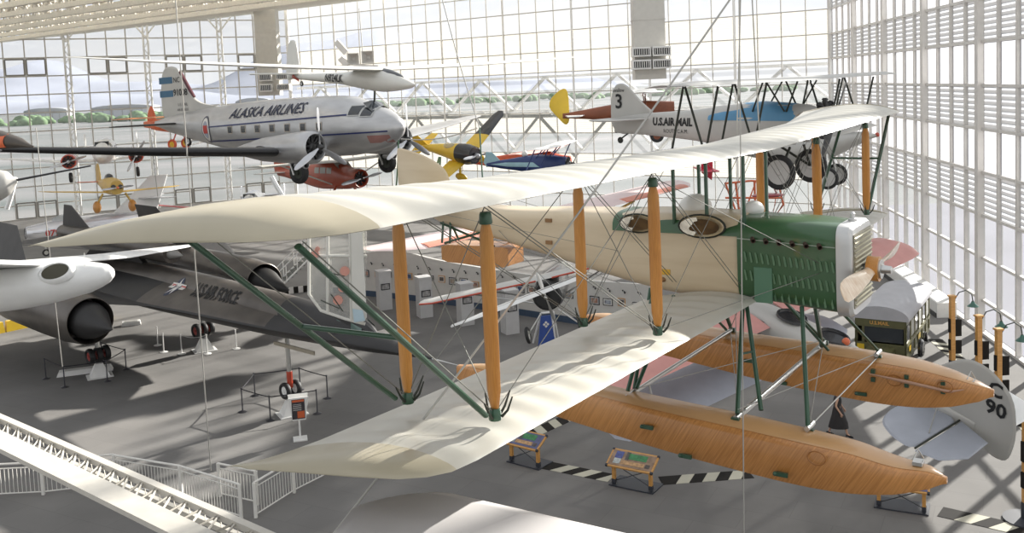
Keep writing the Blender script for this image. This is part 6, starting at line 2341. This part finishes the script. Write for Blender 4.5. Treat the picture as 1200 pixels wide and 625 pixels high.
for k in range(6):
    x = -L_ + .25 + k * .88
    for sg in (-1, 1):
        mb = MB()
        mb.box((x + .35, sg * (Wt + .005), 1.85), (.66, .02, .62))
        w_ = mb.build('side_window', M_GLASSD if k % 2 else mat('pale_blind', (.45, .45, .40), .5), tr, smooth=0)
        mb = MB()
        mb.box((x - .07, sg * (Wt + .02), 1.6), (.08, .05, 1.5))
        mb.build('body_rib', M_OLIVEL, w_, smooth=0)
for sg in (-1, 1):
    mb = MB()
    mb.box((-L_ / 2, sg * (Wt + .02), 1.38), (L_, .04, .14))
    mb.build('side_rail', M_OLIVEL, tr, smooth=0)
for (x, w_) in ((-.5, .34), (-2.6, .5)):
    for sg in (-1, 1):
        mb = MB()
        mb.box((x, sg * (Wt + .045), 1.15), (w_, .01, .2))
        mb.build('yellow_plate', M_YEL, tr, smooth=0)
mb = MB()
mb.box((.01, -.78, 1.15), (.01, .28, .24))
mb.build('front_plate', M_YEL, tr, smooth=0)
wrap_text('U.S.MAIL', .20, lambda u, v: (.015, u - .42, 2.13 + v), mat('gold_letter', (.55, .30, .08), .4), tr, bold=.006)
mb = MB()
rings = []
for x, w_, z in ((0, .55, 1.32), (.6, .48, 1.28), (1.15, .40, 1.2), (1.2, .3, 1.1)):
    rings.append([(x, -w_, .6), (x, -w_, z - .15), (x, -w_ * .5, z), (x, w_ * .5, z), (x, w_, z - .15), (x, w_, .6)])
mb.loft(rings)
mb.build('bonnet', M_OLIVE, tr, smooth=30)
for x in (.75, -3.9):
    for sg in (-1, 1):
        wheel(tr, (x, sg * .9, .42), .42, .16, M_BLACK, M_OLIVE)
        mb = MB()
        rings = []
        for k in range(9):
            a = PI * k / 8
            cx_, cz_ = x + math.cos(a) * .55, .42 + math.sin(a) * .55
            rings.append([(cx_, sg * .72, cz_), (cx_, sg * 1.08, cz_), (cx_, sg * 1.08, cz_ + .04), (cx_, sg * .72, cz_ + .04)])
        mb.loft(rings)
        mb.build('mudguard', M_BLK, tr, smooth=30)
mb = MB()
mb.lathe([(0, .05), (.02, .36), (.12, .38), (.2, .3), (.22, .02)], (-1.2, 1.25, 1.0), (0, 1, 0), 20)
mb.build('spare_wheel', M_BLK, tr)
for sg in (-1, 1):
    mb = MB()
    mb.lathe([(0, .12), (.1, .12), (.2, .05)], (1.2, sg * .5, 1.0), (-1, 0, 0), 12)
    mb.build('headlamp', M_BLK, tr)
# ---------------- timber lamp posts with sign boards
def lamp_post(px, py, lab, h=3.15):
    p = gp(px, py)
    t = thing('timber_lamp_post', lab, 'lamp post', p, .1, 'timber posts with gooseneck lamps')
    mb = MB()
    mb.box((0, 0, h / 2 + .2), (.18, .18, h - .4))
    mb.box((0, 0, h + .02), (.28, .24, .06))
    mb.build('post', M_ORW, t, smooth=0)
    mb = MB()
    mb.box((0, 0, .25), (.20, .20, .5))
    mb.lathe([(0, .6), (.05, .6), (.06, .2)], (0, .0, 0), (0, 0, 1), 24)
    mb.build('base', M_BASE, t, smooth=30)
    ar = part_tube(t, [(.1, 0, h - .15), (.3, 0, h + .15), (.6, 0, h + .22), (.85, 0, h + .05), (.9, 0, h - .25)], .022, M_DARKF, 'gooseneck_arm', 8)
    mb = MB()
    mb.lathe([(0, .05), (-.08, .08), (-.2, .22), (-.22, .23), (-.2, .20), (-.1, .06)], (.9, 0, h - .25), (0, 0, 1), 20, cap=False)
    mb.build('lamp_shade', mat('green_enamel', (.03, .12, .09), .3, coat=.5), ar)
    for z, hh in ((2.0 * h / 3.15 - .15, .7), (1.05, .55)):
        mb = MB()
        mb.box((.22, -.05, z), (.28, .07, hh))
        mb.build('notice_board', M_BLKT, t, smooth=0)
        mb = MB()
        mb.box((-.11, 0, z + .1), (.06, .12, hh * .8))
        mb.build('side_cleat', M_BLKT, t, smooth=0)
lamp_post(1116, 436, 'timber lamp post with black boards furthest left beside the mail truck')
lamp_post(1147, 467, 'timber lamp post with black boards in the middle of the three at right')
lamp_post(1170, 488, 'timber lamp post with black boards nearest the grey rudder at right')
lamp_post(1203, 610, 'timber lamp post cut by the right edge of the photo')
# ---------------- railings
M_RAIL = mat('cream_rail_paint', (.74, .72, .67), .45, var=.03)
def railing(pts, lab, h=1.07):
    P = [V(gp(*p)) for p in pts]
    t = thing('guard_railing', lab, 'railing', P[0])
    o = P[0]
    top, bot = [], []
    for a, b in zip(P, P[1:]):
        for k in range(6):
            q = a.lerp(b, k / 6) - o
            top.append((q.x, q.y, h))
            bot.append((q.x, q.y, .1))
    q = P[-1] - o
    top.append((q.x, q.y, h))
    bot.append((q.x, q.y, .1))
    part_tube(t, top, .035, M_RAIL, 'top_rail')
    part_tube(t, [(x, y, .92) for x, y, z in top], .018, M_RAIL, 'upper_rail', 6)
    part_tube(t, bot, .02, M_RAIL, 'bottom_rail', 6)
    for p_ in P:
        q = p_ - o
        mb = MB()
        mb.box((q.x, q.y, h / 2), (.09, .09, h))
        mb.build('post', M_RAIL, t, smooth=0)
    for a, b in zip(P, P[1:]):
        L = (b - a).length
        n = int(L / .13)
        for k in range(1, n):
            q = a.lerp(b, k / n) - o
            mb = MB()
            mb.tube([(q.x, q.y, .1), (q.x, q.y, .92)], .011, 5)
            mb.build('baluster', M_RAIL, t)
railing([(-12, 583), (51, 580), (136, 570)], 'white balustered railing at the far left of the lower floor')
railing([(136, 571), (213, 585), (283, 609)], 'white balustered railing curving down behind the diagonal truss')
railing([(300, 607), (345, 578), (404, 548)], 'white balustered railing ending under the lower wing tip')
railing([(258, 582), (302, 592)], 'short white railing at the stair opening')
# ---------------- white lattice girder crossing the lower left corner
a1, b1 = V(hp(-60, 464, 11)), V(hp(340, 640, 7.6))
a2, b2 = V(hp(-60, 488, 10.4)), V(hp(300, 664, 7.2))
a3, b3 = V(hp(-60, 482, 11.4)), V(hp(330, 650, 8.0))
t = thing('lattice_girder', 'cream steel lattice girder crossing the lower left corner', 'girder', a1)
o = a1
def gt(p):
    return p - o
for (p, q, w_, h_, nm) in ((a1, b1, .075, .06, 'top_chord'), (a2, b2, .24, .05, 'bottom_plate'), (a3, b3, .05, .05, 'back_chord')):
    mb = MB()
    mb.beam(gt(p), gt(q), w_, h_)
    mb.build(nm, M_TRUSS, t, smooth=0)
mb = MB()
n = 26
for k in range(n):
    f, g_, h_ = k / n, (k + .5) / n, (k + 1) / n
    mb.tube([gt(a1.lerp(b1, f)), gt(a2.lerp(b2, g_)), gt(a1.lerp(b1, h_))], .012, 5)
    mb.tube([gt(a1.lerp(b1, f)), gt(a3.lerp(b3, g_)), gt(a1.lerp(b1, h_))], .010, 5)
mb.build('lacing', M_TRUSS, t)
# ---------------- air ducts and loudspeakers
M_DUCT = mat('beige_duct', (.58, .56, .51), .5, var=.04)
def duct(px0, px1, pyb, Y, ztop, lab, diff):
    a = V(hp(px0, pyb, Y))
    b = V(hp(px1, pyb, Y))
    c = (a + b) / 2
    w_ = (b - a).length
    t = thing('air_duct', lab, 'air duct', c)
    H_ = ztop - c.z
    mb = MB()
    mb.box((0, 0, H_ / 2), (w_, w_ * .7, H_))
    mb.build('duct_shaft', M_DUCT, t, smooth=0)
    k_ = 0
    zz = 1.6
    while zz < H_:
        mb = MB()
        mb.box((0, 0, zz), (w_ * 1.03, w_ * .73, .06))
        mb.build('duct_flange', M_DUCT, t, smooth=0)
        zz += 2.2
    for (x, z, s_) in diff:
        mb = MB()
        mb.box((x * w_, -w_ * .45, z), (w_ * .58, w_ * .5, s_))
        d_ = mb.build('diffuser_box', M_WHITE, t, smooth=0)
        mb = MB()
        mb.box((x * w_, -w_ * .705, z), (w_ * .50, .03, s_ * .66))
        g_ = mb.build('grille', M_BLK, d_, smooth=0)
        mb = MB()
        for k in range(7):
            mb.box((x * w_ + (k - 3) * w_ * .07, -w_ * .72, z), (w_ * .02, .03, s_ * .62))
        mb.build('grille_bars', M_STEEL, g_, smooth=0)
duct(305, 330, 112, 92, 22.5, 'beige rectangular air duct with outlet grilles left of the glider tail', ((-.05, .75, .75), (-.05, 1.75, .75), (.75, .75, .6), (.75, 1.75, .6)))
duct(743, 779, 93, 62, 24.5, 'beige rectangular air duct with four outlet grilles above the mail biplane', ((-.32, .95, .6), (.32, .95, .6), (-.32, 1.75, .6), (.32, 1.75, .6)))
c0 = V(hp(425, 68, 58))
t = thing('loudspeaker_cluster', 'cluster of square horn loudspeakers hanging behind the glider wing', 'loudspeaker', c0)
def q5(px, py, Y=58):
    return V(hp(px, py, Y)) - c0
for (px, py, s_, r_) in ((414, 69, .68, .1), (431, 67, .75, -.05)):
    c = q5(px, py)
    mb = MB()
    R = Matrix.Rotation(r_, 3, 'Z')
    rings = []
    for y, w_ in ((.5, .15), (0, s_ * .5), (-.02, s_ * .5), (-.02, s_ * .44), (.3, .1)):
        rings.append([c + R @ V((i * w_, y, j * w_)) for i, j in ((-1, -1), (1, -1), (1, 1), (-1, 1))])
    mb.loft(rings)
    mb.build('horn', mat('horn_grey', (.50, .48, .44), .5), t, smooth=0)
for (a, b, w_) in (((394, 49), (406, 62), .5), ((399, 68), (407, 77), .4), ((414, 79), (444, 80), .3)):
    mb = MB()
    mb.beam(q5(*a), q5(*b), w_, .35)
    mb.build('cabinet', mat('speaker_white', (.66, .64, .60), .5), t, smooth=0)
part_tube(t, [q5(425, 62), q5(421, 10)], .03, M_CABLE, 'hanger', 5)
# ---------------- cables
def cable(a, b, Ya, Yb, r, lab, m=M_CABLE):
    p, q = V(hp(*a, Ya)), V(hp(*b, Yb))
    mb = MB()
    n = 12
    pts = []
    for k in range(n + 1):
        f = k / n
        c = p.lerp(q, f)
        c.z -= .02 * math.sin(PI * f) * 4
        pts.append(c - p)
    mb.tube(pts, r, 6)
    o = mb.build('suspension_cable', m, None, loc=p)
    tag(o, lab, 'cable', 'suspension cables')
cable((862, -10), (386, 632), 8.0, 7.0, .0085, 'thick grey cable running diagonally from the top to the bottom left of the photo')
cable((866, -10), (872, 640), 8.6, 8.6, .006, 'vertical cable passing in front of the green cowling')
cable((205, -10), (247, 552), 24, 24, .016, 'vertical cable crossing the airliner tail down to the floor railing')
cable((516, -10), (562, 150), 14, 12.5, .008, 'slanting cable above the middle of the cream upper wing')
cable((562, 150), (566, 217), 12.5, 12.2, .010, 'short vertical cable landing on the middle of the upper wing', M_GREENT)
cable((881, -10), (890, 158), 14.0, 14.0, .010, 'vertical cable landing on the right half of the upper wing')
cable((868, -10), (863, 165), 13.6, 13.6, .010, 'vertical cable just left of the one on the right half of the upper wing')
cable((42, 150), (73, 430), 30, 30, .014, 'vertical cable hanging down through the sailplane at left')
cable((176, 150), (186, 240), 40, 40, .016, 'short vertical cable below the airliner wing')
cable((1043, 135), (1020, 236), 17.5, 17.5, .004, 'thin cable at the far right wing tip')
cable((467, 164), (464, 222), 15, 15, .014, 'green vertical rod left of the cream rudder', M_GREENT)
cable((560, 150), (470, 163), 15, 16, .010, 'dark line running from the yellow aeroplane to the airliner propeller')
for (a, b, c_) in (((515, 184), (496, 222), 0), ((516, 184), (512, 218), 1)):
    cable(a, b, 14.5, 14.5, .018, ['green strut leaning left above the upper wing centre', 'green strut upright above the upper wing centre'][c_], M_GREENT)
for (a, b, Y_, lab) in (((18, 208), (8, 245), 40, 'dark tripod leg wire at left of the white tail'), ((318, 207), (342, 245), 38, 'white propeller-like strut left of the red monoplane')):
    cable(a, b, Y_, Y_, .10 if 'white' in lab else .03, lab, M_WHT if 'white' in lab else M_DARKF)
# ---------------- walking person in a dark dress beyond the far float
fp = gp(982, 511)
SKIN = mat('skin', (.50, .30, .21), .5, var=.05)
def person(loc, rz, lab):
    t = thing('person', lab, 'person', loc, rz)
    bm_v = []
    # skeleton: name -> (co, radius)
    J = [((0, 0, .92), .115), ((0, 0, 1.12), .105), ((0, 0, 1.30), .125), ((0, 0, 1.42), .06), ((0, .01, 1.50), .05), ((0, .02, 1.60), .085), ((0, .02, 1.66), .075),
         ((.09, .05, .88), .085), ((.10, .22, .50), .055), ((.10, .30, .12), .035), ((.10, .40, .05), .03),
         ((-.09, -.03, .88), .085), ((-.10, -.10, .50), .055), ((-.10, -.30, .12), .035), ((-.10, -.24, .04), .03),
         ((.17, 0, 1.36), .05), ((.24, -.06, 1.12), .04), ((.24, .08, .90), .03), ((.24, .12, .84), .032),
         ((-.17, 0, 1.36), .05), ((-.24, .06, 1.12), .04), ((-.24, .18, .92), .03), ((-.24, .22, .86), .032)]
    E_ = [(0, 1), (1, 2), (2, 3), (3, 4), (4, 5), (5, 6), (0, 7), (7, 8), (8, 9), (9, 10), (0, 11), (11, 12), (12, 13), (13, 14), (2, 15), (15, 16), (16, 17), (17, 18), (2, 19), (19, 20), (20, 21), (21, 22)]
    # fingers
    for side, root in ((1, 18), (-1, 22)):
        c = J[root][0]
        for k in range(4):
            b = (c[0] + side * .0 + (k - 1.5) * .004, c[1] + (k - 1.5) * .018, c[2] - .05)
            e = (b[0], b[1] + .006, b[2] - (.045 + .006 * (k in (1, 2))))
            i = len(J)
            J.append((b, .009))
            J.append((e, .007))
            E_ += [(root, i), (i, i + 1)]
        i = len(J)
        J.append(((c[0] - side * .02, c[1] + .045, c[2] - .015), .009))
        J.append(((c[0] - side * .025, c[1] + .06, c[2] - .05), .007))
        E_ += [(root, i), (i, i + 1)]
    me = bpy.data.meshes.new('body')
    me.from_pydata([j[0] for j in J], E_, [])
    o = bpy.data.objects.new('body', me)
    COL.objects.link(o)
    md = o.modifiers.new('skin', 'SKIN')
    for v_, j in zip(me.skin_vertices[0].data, J):
        v_.radius = (j[1], j[1])
    me.skin_vertices[0].data[0].use_root = True
    sb = o.modifiers.new('sub', 'SUBSURF')
    sb.levels = 1
    sb.render_levels = 1
    me.materials.append(SKIN)
    o.parent = t
    mdr = mat('dark_dress', (.025, .022, .022), .7, var=.2)
    mb = MB()
    n = 20
    rings = []
    for z, rx, ry, cy_ in ((.30, .22, .34, .02), (.5, .22, .30, .03), (.75, .20, .22, .02), (.95, .17, .16, 0), (1.08, .145, .125, 0), (1.25, .18, .14, 0), (1.36, .19, .12, 0), (1.42, .09, .08, 0)):
        rings.append([(math.cos(2 * PI * k / n) * rx * (1 + .04 * math.sin(5 * k)), cy_ + math.sin(2 * PI * k / n) * ry, z) for k in range(n)])
    mb.loft(rings)
    mb.build('dress', mdr, t, smooth=60)
    mb = MB()
    mb.sphere((0, -.01, 1.63), .115, 14, 10, (.85, 1.0, 1.05))
    mb.build('hair', mat('dark_hair', (.04, .025, .015), .6), t, smooth=60)
    for (x, y, tl) in ((.10, .40, 0), (-.10, -.24, 0)):
        mb = MB()
        mb.loft([[(x - .035, y - .14, .07), (x + .035, y - .14, .07), (x + .035, y - .14, .11), (x - .035, y - .14, .11)], [(x - .04, y - .02, .02), (x + .04, y - .02, .02), (x + .04, y - .02, .08), (x - .04, y - .02, .08)], [(x - .03, y + .1, .005), (x + .03, y + .1, .005), (x + .03, y + .1, .03), (x - .03, y + .1, .03)]])
        mb.tube([(x, y - .13, .08), (x, y - .13, 0)], .012, 6)
        mb.build('shoe', M_BLK, t, smooth=0)
    for sx in (-1, 1):
        mb = MB()
        mb.sphere((sx * .03, .105, 1.615), .012, 8, 6)
        mb.build('eye', M_BLK, t)
    mb = MB()
    mb.loft([[(-.012, .10, 1.61), (.012, .10, 1.61), (0, .095, 1.62)], [(-.015, .125, 1.575), (.015, .125, 1.575), (0, .135, 1.585)]])
    mb.build('nose', SKIN, t)
    return t
person((fp.x, fp.y, 0), -1.9, 'person in a dark dress and heeled shoes walking beyond the far float')
